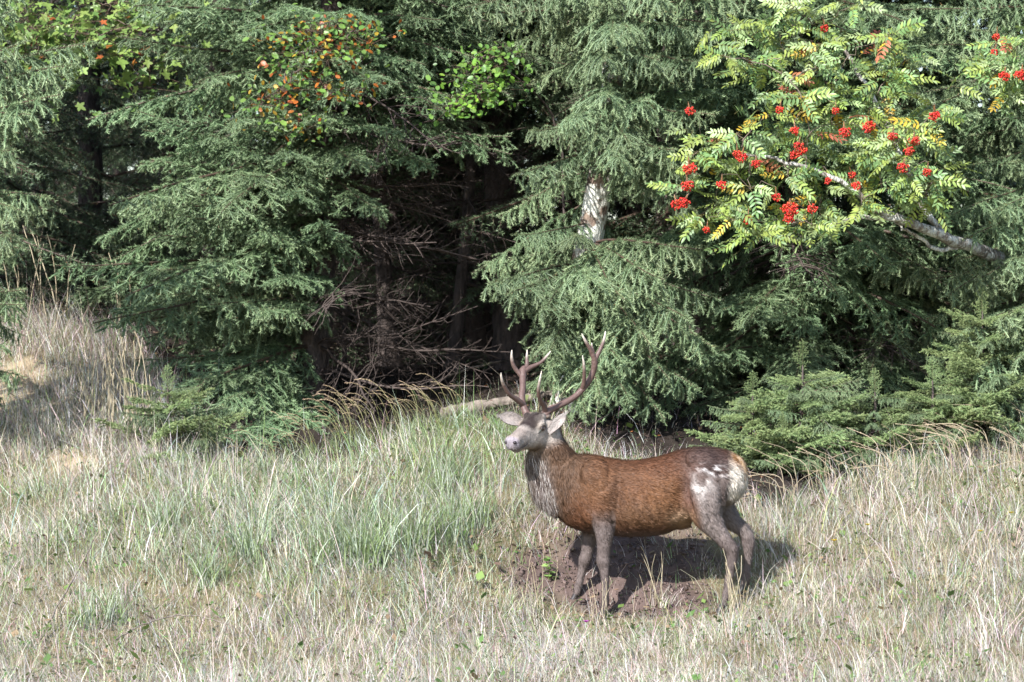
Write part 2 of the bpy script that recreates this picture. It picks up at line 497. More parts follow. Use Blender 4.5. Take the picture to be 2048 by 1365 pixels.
    limb([(1420, 960, yn(1420, .12), .17, .08), (1432, 1000, yn(1432, .12), .125, .08), (1449, 1026, yn(1446, .12), .085, .066), (1468, 1046, yn(1462, .12), .058, .048), (1485, 1060, yn(1477, .12), .048, .04),
          (1495, 1077, yn(1487, .12), .045, .035), (1496, 1098, yn(1488, .12), .035, .03), (1494, 1128, yn(1486, .12), .027, .026), (1491, 1155, yn(1483, .12), .028, .028), (1488, 1174, yn(1479, .12), .023, .023)], 34)
    ell(S(1355, 1046, axis_y(1355)), X3, (.1, .05, .045))       # sheath
    tmp = link('stag_shape', mb.mesh('stag_shape', None))
    md = tmp.modifiers.new('r', 'REMESH'); md.mode = 'VOXEL'; md.voxel_size = 0.0095
    sm = tmp.modifiers.new('s', 'SMOOTH'); sm.iterations = 4; sm.factor = 0.5
    dg = bpy.context.evaluated_depsgraph_get(); dg.update()
    me = bpy.data.meshes.new_from_object(tmp.evaluated_get(dg))
    bpy.data.objects.remove(tmp)
    nv = len(me.vertices)
    co = np.zeros(nv * 3, np.float32); me.vertices.foreach_get('co', co); co = co.reshape(-1, 3).astype(float)
    no = np.zeros(nv * 3, np.float32); me.vertices.foreach_get('normal', no); no = no.reshape(-1, 3).astype(float)
    # folds and muscle relief
    co += no * (0.004 * vnoise(co, 8, 31, 2) + 0.003 * vnoise(co * np.array([1, 1, .5]), 34, 32, 2))[:, None]
    px_, py_ = 1270 + co[:, 0] / U, 1235 - co[:, 2] / U
    lat_ = np.clip((np.abs(no[:, 1]) - .25) / .35, 0, 1)
    def bump(cx, cy, rx, ry, rot=0.0):
        a_, b_ = px_ - cx, py_ - cy
        c_, s_ = math.cos(rot), math.sin(rot)
        return np.exp(-((a_ * c_ + b_ * s_) / rx) ** 2 - ((-a_ * s_ + b_ * c_) / ry) ** 2)
    rel = (-.02 * bump(1233, 985, 9, 55, .05) + .016 * bump(1205, 960, 16, 40, -.25) - .014 * bump(1168, 985, 8, 50, -.35) + .012 * bump(1183, 1030, 12, 22, .3)
           - .03 * bump(1360, 985, 17, 40, .25) + .016 * bump(1376, 915, 12, 12) + .014 * bump(1398, 985, 18, 45, -.1) - .013 * bump(1378, 1010, 5, 34, -.35)
           - .014 * bump(1438, 985, 6, 40, -.1) - .01 * bump(1212, 1042, 22, 5, .3) + .012 * bump(1265, 1030, 26, 26) - .012 * bump(1185, 925, 26, 8, .35)
           + .0055 * np.sin((px_ - .35 * py_) / 3.6) * bump(1290, 995, 42, 45))
    leg_ = np.clip((py_ - 1085) / 15, 0, 1)
    knob = .007 * np.exp(-((py_ - 1122) / 9) ** 2) * (px_ < 1300) + .006 * np.exp(-((py_ - 1090) / 9) ** 2) * (px_ > 1400)
    co += no * (rel * lat_ * (1 - leg_) + knob)[:, None]
    me.vertices.foreach_set('co', co.astype(np.float32).ravel()); me.update()
    me.vertices.foreach_get('normal', _nb := np.zeros(nv * 3, np.float32)); no = _nb.reshape(-1, 3).astype(float)

    def headcoord(p):
        q = p - O
        return q @ f * 0.39 / HL, q @ l, q @ u
    def gm(px, py, cx, cy, rx, ry, rot=0.0, pw=1.0):
        a, b = px - cx, py - cy
        cr, sr = math.cos(rot), math.sin(rot)
        a, b = a * cr + b * sr, -a * sr + b * cr
        return np.clip(1.6 * np.exp(-((a / rx) ** 2 + (b / ry) ** 2) ** pw), 0, 1)
    def regions(p):
        px = 1270 + p[:, 0] / U; py = 1235 - p[:, 2] / U
        t, a, h = headcoord(p)
        head = np.clip((t + .045) / .04, 0, 1) * np.clip((h + .2) / .05, 0, 1) * (px < 1135) * np.clip((918 - py) / 14, 0, 1)
        neck = (1 - head) * np.clip((1190 - px - 0.35 * (py - 930)) / 45, 0, 1) * np.clip((1062 - py) / 30, 0, 1)
        mane = neck * np.clip((1108 - px + 0.25 * (py - 940)) / 30, 0, 1) * np.clip((py - 900) / 20, 0, 1) * np.clip((1045 - py) / 30, 0, 1)
        leg = np.clip((py - 1058) / 22, 0, 1)
        leg = np.maximum(leg, np.clip((py - 1015) / 40, 0, 1) * (np.abs(px - 1205) < 24 + 0.0 * py) * 1.0)
        hind = np.clip((px - 1375) / 35, 0, 1) * np.clip((py - 925 - 0.0 * px) / 40, 0, 1)
        return px, py, t, a, h, head, neck, mane, leg, hind
    def colour(p, nn):
        px, py, t, a, h, head, neck, mane, leg, hind = regions(p)
        n1 = vnoise(p, 6, 41); n2 = vnoise(p, 22, 42); n3 = vnoise(p * np.array([.4, 1, .75]), 60, 43)
        def mix(c, m, k): return c * (1 - m[:, None]) + np.asarray(k) * m[:, None]
        c = np.tile(np.array([.12, .05, .025]), (len(p), 1))
        c = mix(c, np.clip(.55 * gm(px, py, 1240, 975, 70, 40) + .25 * n1, 0, 1), (.19, .092, .046))
        c = mix(c, np.clip(.5 * gm(px, py, 1300, 1030, 90, 26), 0, 1), (.2, .115, .065))
        c = mix(c, np.clip((py - 1048) / 18, 0, 1) * (1 - leg) * .8, (.09, .055, .045))
        c = mix(c, .75 * np.clip((918 - py + .1 * n2 * 20) / 14, 0, 1) * np.clip((px - 1230) / 60, 0, 1), (.13, .05, .022))
        c = mix(c, .5 * gm(px, py, 1185, 955, 40, 45), (.2, .1, .05))
        c = mix(c, .6 * np.clip((930 - py + 8 * n1) / 26, 0, 1) * np.clip((px - 1190) / 50, 0, 1), (.085, .034, .017))
        c = mix(c, .55 * gm(px, py, 1232, 1000, 16, 60, .1), (.075, .038, .022))
        c = mix(c, .5 * gm(px, py, 1150, 940, 34, 40), (.1, .05, .026))
        c = mix(c, .5 * gm(px, py, 1330, 990, 40, 34), (.24, .115, .052))
        # neck
        c = mix(c, neck * .85, (.115, .068, .042))
        c = mix(c, neck * np.clip((1105 - px) / 35, 0, 1) * .5, (.23, .18, .14))
        c = mix(c, mane * np.clip(.6 + .5 * n3, 0, 1), (.27, .23, .205))
        c = mix(c, mane * np.clip((px - 1062) / 20, 0, 1) * np.clip((py - 930) / 30, 0, 1) * np.clip(.55 + .6 * n2, 0, 1), (.07, .05, .045))
        # croup and thigh
        c = mix(c, .95 * gm(px, py, 1415, 920, 48, 30, 0.35), (.075, .048, .042))
        c = mix(c, .8 * gm(px, py, 1378, 960, 16, 52, 0.15), (.13, .075, .06))
        hm = np.clip((px - 1372 - .18 * (py - 960)) / 16, 0, 1) * np.clip((py - 938) / 30, 0, 1)
        c = mix(c, hm * .95, (.22, .182, .17))
        c = mix(c, hm * np.clip(gm(px, py, 1392, 955, 26, 26) * (.5 + 1.6 * n2), 0, 1), (.74, .69, .66))
        c = mix(c, np.clip(gm(px, py, 1425, 938, 30, 10, .2) * (.2 + 1.6 * n3), 0, 1), (.75, .7, .68))
        c = mix(c, hm * gm(px, py, 1441, 962, 8, 42) * .9, (.08, .058, .052))
        rp = np.clip((px - 1448 - .1 * np.abs(py - 940) * (py < 940) - .12 * (py - 940) * (py > 960) * 0) / 9, 0, 1) * np.clip((1003 - py) / 14, 0, 1)
        c = mix(c, rp, (.8, .72, .62))
        c = mix(c, rp * np.clip((938 - py + .6 * (px - 1468)) / 20, 0, 1), (.4, .2, .08))
        c = mix(c, .8 * gm(px, py, 1478, 982, 12, 9) * np.clip(.5 + n3, 0, 1), (.09, .07, .06))
        # legs
        c = mix(c, leg, (.125, .097, .09))
        c = mix(c, leg * np.clip(.3 + .6 * n2, 0, 1) * .6, (.22, .18, .168))
        c = mix(c, .9 * gm(px, py, 1358, 1036, 20, 15), (.42, .27, .17))
        # face
        fc = np.tile(np.array([.4, .345, .305]), (len(p), 1)) * (1 + .15 * n2[:, None])
        fc = mix(fc, np.clip((h + .03) / .025, 0, 1) * np.clip((t + .04) / .03, 0, 1) * np.clip((.22 - t) / .05, 0, 1) * np.clip((.088 - np.abs(a)) / .02, 0, 1) * np.clip(.95 + .3 * n2, 0, 1), (.034, .024, .022))
        fc = mix(fc, np.clip((h + .03) / .03, 0, 1) * np.clip((t - .2) / .05, 0, 1) * .6, (.27, .215, .185))
        fc = mix(fc, .8 * np.exp(-(((t - .1) / .045) ** 2 + ((h + .035) / .03) ** 2)), (.44, .36, .28))
        fc = mix(fc, np.clip((t - .352) / .012, 0, 1), (.33, .29, .32))
        fc = mix(fc, .8 * np.exp(-(((t - .3) / .05) ** 2 + ((h + .055) / .016) ** 2)), (.16, .12, .1))
        fc = mix(fc, .75 * np.clip((-.115 - h) / .03, 0, 1) * np.clip((t - .12) / .05, 0, 1), (.17, .12, .09))
        c = c * (1 - head[:, None]) + fc * head[:, None]
        return np.clip(c * .84 * (1 + .2 * n2 + .2 * n3)[:, None], .01, .9)
    cc = colour(co, no)
    at = me.color_attributes.new('Col', 'FLOAT_COLOR', 'POINT')
    at.data.foreach_set('color', np.concatenate([cc, np.ones((nv, 1))], 1).astype(np.float32).ravel())
    me.polygons.foreach_set('use_smooth', np.ones(len(me.polygons), bool))
    me.materials.clear(); me.materials.append(M['coat'])
    body = link('body', me, root)

    # fur
    me.calc_loop_triangles()
    nt_ = len(me.loop_triangles)
    tri = np.zeros(nt_ * 3, np.int32); me.loop_triangles.foreach_get('vertices', tri); tri = tri.reshape(-1, 3)
    ar = np.linalg.norm(np.cross(co[tri[:, 1]] - co[tri[:, 0]], co[tri[:, 2]] - co[tri[:, 0]]), axis=1)
    def fur_mesh(count, weight, lenfun, widfun, name, seed, lift):
        g = np.random.default_rng(seed)
        cen = co[tri].mean(1)
        w = ar * weight(cen)
        idx = g.choice(nt_, count, p=w / w.sum())
        b = g.dirichlet((1, 1, 1), count)
        p = (co[tri[idx]] * b[:, :, None]).sum(1); n = nrm((no[tri[idx]] * b[:, :, None]).sum(1))
        px, py, t, a, h, head, neck, mane, leg, hind = regions(p)
        d = np.tile(np.array([1.0, -0.2, -0.45]), (count, 1))
        dn = np.tile(np.array([0.25, 0, -1.0]), (count, 1))
        dl = np.tile(np.array([0.1, 0, -1.0]), (count, 1))
        hd = -f[None, :] + np.array([0, 0, -0.1])
        d = d * (1 - neck[:, None]) + dn * neck[:, None]
        k = np.maximum(leg, hind * .8)[:, None]; d = d * (1 - k) + (dl + np.array([.35, 0, 0])) * k
        d = d * (1 - head[:, None]) + hd * head[:, None]
        d = d + g.normal(0, .16, (count, 3)) + 0.25 * np.stack([vnoise(p, 14, 51 + q) for q in range(3)], -1)
        d = nrm(d - n * (d * n).sum(1, keepdims=True))
        Ln = lenfun(px, py, head, neck, mane, leg) * g.uniform(.6, 1.25, count)
        W = widfun(mane)
        lf = lift * g.uniform(.4, 1.3, count)
        side = np.cross(d, n)
        p0 = p - n * .002
        p1 = p + d * (Ln * .5)[:, None] + n * (Ln * lf)[:, None]
        grav = np.array([0, 0, -1.0]) * (Ln * .22 * mane)[:, None]
        p2 = p + d * Ln[:, None] + n * (Ln * lf * .9)[:, None] + grav
        V = np.stack([p0 - side * W[:, None], p0 + side * W[:, None], p1 - side * W[:, None] * .8, p1 + side * W[:, None] * .8, p2], 1).reshape(-1, 3)
        b0 = np.arange(count)[:, None] * 5
        F = np.concatenate([b0 + np.array([[0, 1, 3]]), b0 + np.array([[0, 3, 2]]), b0 + np.array([[2, 3, 4]])])
        c = colour(p, n) * np.exp(g.normal(0, .15, (count, 1)))
        # grizzled mane: pale and dark locks
        r = g.random(count)
        c = np.where((mane > .4)[:, None] & (r < .24)[:, None], np.array([.42, .38, .35]) * g.uniform(.7, 1.1, (count, 1)), c)
        c = np.where((mane > .4)[:, None] & (r > .7)[:, None], np.array([.07, .05, .045]), c)
        c = np.clip(c, .01, .95)
        C = np.repeat(c, 5, axis=0)
        nn = nrm(n + g.normal(0, .3, (count, 3)))
        return mesh_arrays(name, V, F, M['fur'], C, True, np.repeat(nn, 5, axis=0))
    def w_short(cen):
        r = regions(cen); return (1 - .6 * r[7]) * (1 + .5 * r[5])
    def len_short(px, py, head, neck, mane, leg):
        L_ = .026 + .016 * neck + .012 * np.clip((px - 1440) / 20, 0, 1)
        return L_ * (1 - .62 * head) * (1 - .45 * leg)
    me1 = fur_mesh(62000, w_short, len_short, lambda m: np.full(len(m), .0017), 'coat_fur', 61, .24)
    tag(link('coat_fur', me1, body), kind='stuff')
    def w_mane(cen):
        return regions(cen)[7] + .0
    me2 = fur_mesh(9000, w_mane, lambda px, py, head, neck, mane, leg: (.04 + .05 * mane) * np.clip((1060 - py) / 70, .45, 1), lambda m: np.full(len(m), .0019), 'mane', 62, .2)
    o2 = link('mane', me2, body); tag(o2, 'shaggy grizzled grey and black throat mane', kind='stuff')

    # antlers: rows px, py, y, radius
    def antler(tubes, nubs):
        m2 = MB()
        for k, rows in enumerate(tubes):
            r = spline(rows, 26)
            pts = np.array([S(a, b, y) for a, b, y, _ in r])
            pts += .003 * np.stack([vnoise(pts, 12, 70 + q) for q in range(3)], -1)
            rad = r[:, 3] * 1.0
            s = np.linspace(0, 1, len(r))
            tipk = np.clip((s - (.6 if k else .98)) / .35, 0, 1) ** 1.3 if k else s * 0
            dark = np.array([.11, .068, .058]); pale = np.array([.6, .54, .46])
            if k == 0: dark = np.array([.115, .07, .06])
            cols = dark[None] * (1 + .25 * vnoise(pts, 20, 75))[:, None] * (1 - tipk[:, None]) + pale[None] * tipk[:, None]
            tube(m2, pts, rad, 12, noise=.05, cols=cols)
        return m2
    tip = .003
    near = antler([
        [(1088, 834, .005, .034), (1093, 826, .005, .027), (1103, 819, .02, .024), (1125, 809, .06, .022), (1149, 795, .1, .021), (1166, 779, .12, .021), (1178, 763, .125, .021), (1187, 744, .12, .021), (1190, 728, .11, .022), (1189, 716, .105, .02)],
        [(1092, 824, .0, .02), (1087, 811, -.04, .019), (1080, 799, -.09, .015), (1076, 784, -.14, .0125), (1079, 763, -.18, .009), (1083, 742, -.2, tip)],
        [(1165, 780, .12, .018), (1168, 768, .09, .015), (1169, 752, .06, .0125), (1168, 731, .03, .0095), (1165, 711, .01, tip)],
        [(1190, 722, .105, .02), (1185, 708, .09, .0165), (1178, 694, .075, .0135), (1171, 682, .06, .01), (1164, 668, .05, tip)],
        [(1189, 722, .105, .02), (1197, 708, .12, .016), (1204, 694, .13, .0135), (1209, 680, .135, .0105), (1212, 663, .14, tip)],
        [(1187, 706, .095, .012), (1185, 695, .11, .008), (1184, 686, .12, tip)]], [])
    link('antler', near.mesh('antler', M['antler'], True), root)
    far = antler([
        [(1057, 836, .06, .034), (1053, 827, .065, .027), (1046, 810, .09, .024), (1044, 795, .12, .0235), (1046, 774, .17, .022), (1046, 756, .22, .024), (1046, 744, .25, .027), (1050, 736, .27, .02)],
        [(1048, 812, .085, .02), (1036, 801, .04, .019), (1020, 790, -.02, .016), (1008, 772, -.07, .013), (1003, 758, -.1, .009), (1002, 746, -.12, tip)],
        [(1045, 754, .23, .021), (1037, 746, .23, .017), (1027, 732, .22, .014), (1023, 716, .21, .0105), (1024, 701, .2, tip)],
        [(1050, 746, .25, .02), (1054, 733, .28, .0155), (1054, 717, .3, .011), (1055, 700, .31, tip)],
        [(1050, 744, .25, .02), (1062, 736, .28, .0165), (1081, 727, .3, .0125), (1093, 715, .31, .0095), (1102, 703, .32, tip)]], [])
    link('antler', far.mesh('antler', M['antler'], True), root)
    # burrs
    for nm_, (a, b, y) in (('antler_burr', (1090, 830, .005)), ('antler_burr', (1056, 832, .062))):
        m2 = MB()
        c = S(a, b, y); ax = nrm(u + .3 * l * (1 if a > 1070 else -1))
        tube(m2, [c - ax * .014, c - ax * .004, c + ax * .006, c + ax * .016], [.026, .038, .037, .024], 18, noise=.1, c=(.2, .15, .12))
        link(nm_, m2.mesh(nm_, M['antler'], True), root)

    # ears
    def ear(basep, tipp, wdir, W, cup):
        ax = tipp - basep; Ln = np.linalg.norm(ax); ax = ax / Ln
        w = nrm(wdir - ax * np.dot(wdir, ax)); n = np.cross(ax, w)
        if n[1] > 0: n = -n                          # n: the open side
        m2 = MB(); ns, nw = 16, 13
        ss = np.linspace(0, 1, ns); ww = np.linspace(-1, 1, nw)
        prof = W * (.42 + 1.25 * ss) ** .8 * np.clip(1 - ss ** 3.2, 0, 1) ** .75
        def surf(off):
            V = []
            for s_, pr in zip(ss, prof):
                for w_ in ww:
                    a_ = w_ * (1.35 - .55 * s_)
                    V.append(basep + ax * s_ * Ln + w * math.sin(a_) * pr / math.sin(1.35 - .55 * s_) + n * (cup * (1 - math.cos(a_)) * pr * 1.3 + off))
            return np.array(V)
        i, j = np.meshgrid(np.arange(ns - 1), np.arange(nw - 1), indexing='ij')
        F = np.stack([i * nw + j, i * nw + j + 1, (i + 1) * nw + j + 1, (i + 1) * nw + j], -1).reshape(-1, 4)
        Vi, Vo = surf(.004), surf(-.004)
        g = np.random.default_rng(5)
        edge = np.tile(np.abs(ww), ns)
        ci = np.array([.42, .36, .33])[None] * (1 - .45 * edge[:, None] ** 3) * (1 + .25 * vnoise(Vi, 60, 81))[:, None]
        m2.add(Vi, F, np.clip(ci, 0, 1)); m2.add(Vo, F[:, ::-1], (.24, .18, .15))
        e = link('ear', m2.mesh('ear', M['coat'], True), root)
        # inner hair
        q = 420
        ii = g.integers(0, ns * nw, q); ii = ii[np.abs(np.tile(ww, ns)[ii]) < .97]
        p = Vi[ii] + g.normal(0, .003, (len(ii), 3)); q = len(p)
        d = nrm(ax[None] * 1.0 + n[None] * .5 + w[None] * (-np.tile(ww, ns)[ii])[:, None] * 1.0 + g.normal(0, .3, (q, 3)))
        Ln_ = g.uniform(.015, .04, (q, 1)); side = np.cross(d, n[None]) * .0016
        V = np.stack([p - side, p + side, p + d * Ln_], 1).reshape(-1, 3)
        Fh = np.arange(q * 3).reshape(-1, 3)
        ch = np.repeat(np.array([.4, .355, .33])[None] * g.uniform(.5, 1.15, (q, 1)), 3, 0)
        tag(link('ear_hair', mesh_arrays('ear_hair', V, Fh, M['fur'], np.clip(ch, 0, 1), True, np.tile(n[None], (q * 3, 1))), e), kind='stuff')
    ear(S(1047, 848, .06), S(998, 834, -.03), np.array([.2, -.35, -1.0]), .052, .8)
    ear(S(1098, 866, -.03), S(1131, 829, -.03), np.array([.75, -.3, -.65]), .037, .7)

    # eyes, nostrils, mouth line
    def ball(c, ax, r, col, mat, name, parent, n=14):
        m2 = MB()
        ts = np.linspace(-1, 1, n)
        pts = [c + np.asarray(ax[0]) * r[0] * t for t in ts]
        a_ = np.arange(16) * 2 * math.pi / 16
        V = np.concatenate([pt + (np.cos(a_)[:, None] * np.asarray(ax[1]) * r[1] + np.sin(a_)[:, None] * np.asarray(ax[2]) * r[2]) * math.sqrt(max(1e-4, 1 - t * t)) for pt, t in zip(pts, ts)])
        i, j = np.meshgrid(np.arange(n - 1), np.arange(16), indexing='ij')
        F = np.stack([i * 16 + j, i * 16 + (j + 1) % 16, (i + 1) * 16 + (j + 1) % 16, (i + 1) * 16 + j], -1).reshape(-1, 4)
        m2.add(V, F, col)
        return link(name, m2.mesh(name, mat, True), parent)
    for s in (-1, 1):
        e = ball(H(.098, s * .0885, -.043), (nrm(f + .25 * u), l * s, np.cross(nrm(f + .25 * u), l)), (.025, .015, .0175), (.03, .018, .013), M['eye'], 'eye', root)
        # lids: a dark rim and the tear line in front of the eye
        m2 = MB()
        c = H(.098, s * .099, -.043); fx = nrm(f + .25 * u); ux = np.cross(fx, l); ux = ux if ux[2] > 0 else -ux
        th = np.linspace(0, 2 * math.pi, 17)
        tube(m2, [c + fx * .0265 * math.cos(t) + ux * .0175 * math.sin(t) * (1 if math.sin(t) > 0 else .75) - l * s * .004 for t in th], .005, 6, c=(.05, .035, .03), cap=False)
        tube(m2, [c + fx * .024 - l * s * .008 - ux * .004, c + fx * .04 - ux * .014 - l * s * .016, c + fx * .052 - ux * .022 - l * s * .022], [.005, .006, .003], 6, c=(.05, .055, .045))
        link('eyelid', m2.mesh('eyelid', M['horn'], True), root)
        ball(H(.381, s * .034, .002), (nrm(l * s + f * .6), nrm(f - .6 * l * s), u), (.014, .013, .012), (.03, .022, .026), M['horn'], 'nostril', root)
    m2 = MB()
    for s in (-1, 1):
        tube(m2, [H(.392, s * .006, -.045), H(.372, s * .038, -.055), H(.345, s * .05, -.062), H(.3, s * .051, -.069), H(.262, s * .053, -.07)], [.003, .0035, .004, .0035, .002], 6, c=(.06, .045, .04))
    link('mouth', m2.mesh('mouth', M['horn'], True), root)
    # tail
    m2 = MB()
    pts = spline([S(1462, 912, axis_y(1468) - .015), S(1476, 922, axis_y(1482) - .03), S(1483, 940, axis_y(1488) - .04), S(1482, 960, axis_y(1488) - .04)], 12)
    tube(m2, pts, np.array([.016, .021, .024, .026, .026, .026, .025, .023, .02, .016, .01, .004]), 14, noise=.06, c=(.36, .25, .15))
    tl = link('tail', m2.mesh('tail', M['coat'], True), root)
    g = np.random.default_rng(9); q = 1600
    k = g.random(q) * 11; i0 = np.minimum(k.astype(int), 10); fr = (k - i0)[:, None]
    ax = pts[i0] * (1 - fr) + pts[i0 + 1] * fr
    rd = nrm(np.cross(g.normal(0, 1, (q, 3)), nrm(pts[i0 + 1] - pts[i0])))
    p0 = ax + rd * .02
    d = nrm(nrm(pts[i0 + 1] - pts[i0]) + rd * .35 + g.normal(0, .15, (q, 3)))
    sd = np.cross(d, rd) * .0013
    V = np.stack([p0 - sd, p0 + sd, p0 + d * g.uniform(.02, .05, (q, 1))], 1).reshape(-1, 3)
    ch = np.where((g.random(q) < .4)[:, None], np.array([.3, .16, .07]), np.array([.45, .36, .26])) * g.uniform(.7, 1.2, (q, 1))
    tag(link('tail_hair', mesh_arrays('tail_hair', V, np.arange(q * 3).reshape(-1, 3), M['fur'], np.repeat(ch, 3, 0), True, np.repeat(rd, 3, 0)), tl), kind='stuff')
    # hooves: two toes each
    for (a, b, y) in ((1204, 1222, yn(1205, -.14)), (1150, 1197, yn(1149, .115)), (1439, 1208, yn(1441, -.14)), (1486, 1174, yn(1479, .12))):
        m2 = MB()
        for s in (-1, 1):
            c = S(a, b, y + s * .014)
            tube(m2, [c + [.008, 0, .012], c + [-.004, 0, -.012], c + [-.018, s * .003, -.034], c + [-.03, s * .004, -.05]], [.02, .021, .022, .016], 10, c=(.035, .03, .03))
        link('hoof', m2.mesh('hoof', M['horn'], True), root)
    return root
if 'stag' in SECTIONS:
    build_stag()

# ------------------------------------------------------------------ conifer boughs (shared meshes, one object per bough)
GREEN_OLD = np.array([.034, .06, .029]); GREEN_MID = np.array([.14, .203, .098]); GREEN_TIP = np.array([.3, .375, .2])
def grow(p, d, length, n, droop, wob, g, lift=0.0):
    pts = [np.array(p, float)]; d = nrm(d)
    for i in range(n):
        d = nrm(d + np.array([0, 0, -droop / n + lift * (i / n) / n * 2]) + g.normal(0, wob, 3))
        pts.append(pts[-1] + d * length / n)
    return np.array(pts)
def needles(segs, g, dens, ln, wd, tint=(1, 1, 1), yellow=0.0):
    """segs: rows p0(3) p1(3) brightness; returns triangles"""
    s = np.asarray(segs)
    L_ = np.linalg.norm(s[:, 3:6] - s[:, :3], axis=1)
    cnt = np.maximum(1, (L_ * dens * g.uniform(.8, 1.2, len(s))).astype(int))
    idx = np.repeat(np.arange(len(s)), cnt); m = len(idx)
    t = g.random(m)[:, None]
    base = s[idx, :3] * (1 - t) + s[idx, 3:6] * t
    ax = nrm(s[idx, 3:6] - s[idx, :3])
    r = nrm(np.cross(ax, g.normal(0, 1, (m, 3))))
    r = nrm(r + np.array([0, 0, .25]))
    d = nrm(ax * g.uniform(.45, .95, (m, 1)) + r)
    side = nrm(np.cross(d, g.normal(0, 1, (m, 3))))
    l_ = ln * g.uniform(.7, 1.2, (m, 1))
    w = wd * .5
    V = np.stack([base - side * w, base + side * w, base + d * l_], 1).reshape(-1, 3)
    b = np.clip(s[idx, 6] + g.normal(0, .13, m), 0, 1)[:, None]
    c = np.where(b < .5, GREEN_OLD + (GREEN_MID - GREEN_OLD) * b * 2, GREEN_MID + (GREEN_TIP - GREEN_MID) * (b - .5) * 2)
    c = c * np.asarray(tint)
    if yellow:
        yk = (g.random(m) < yellow)[:, None]
        c = np.where(yk, np.array([.22, .14, .06]), c)
    return V, np.arange(m * 3).reshape(-1, 3), np.repeat(c, 3, 0)

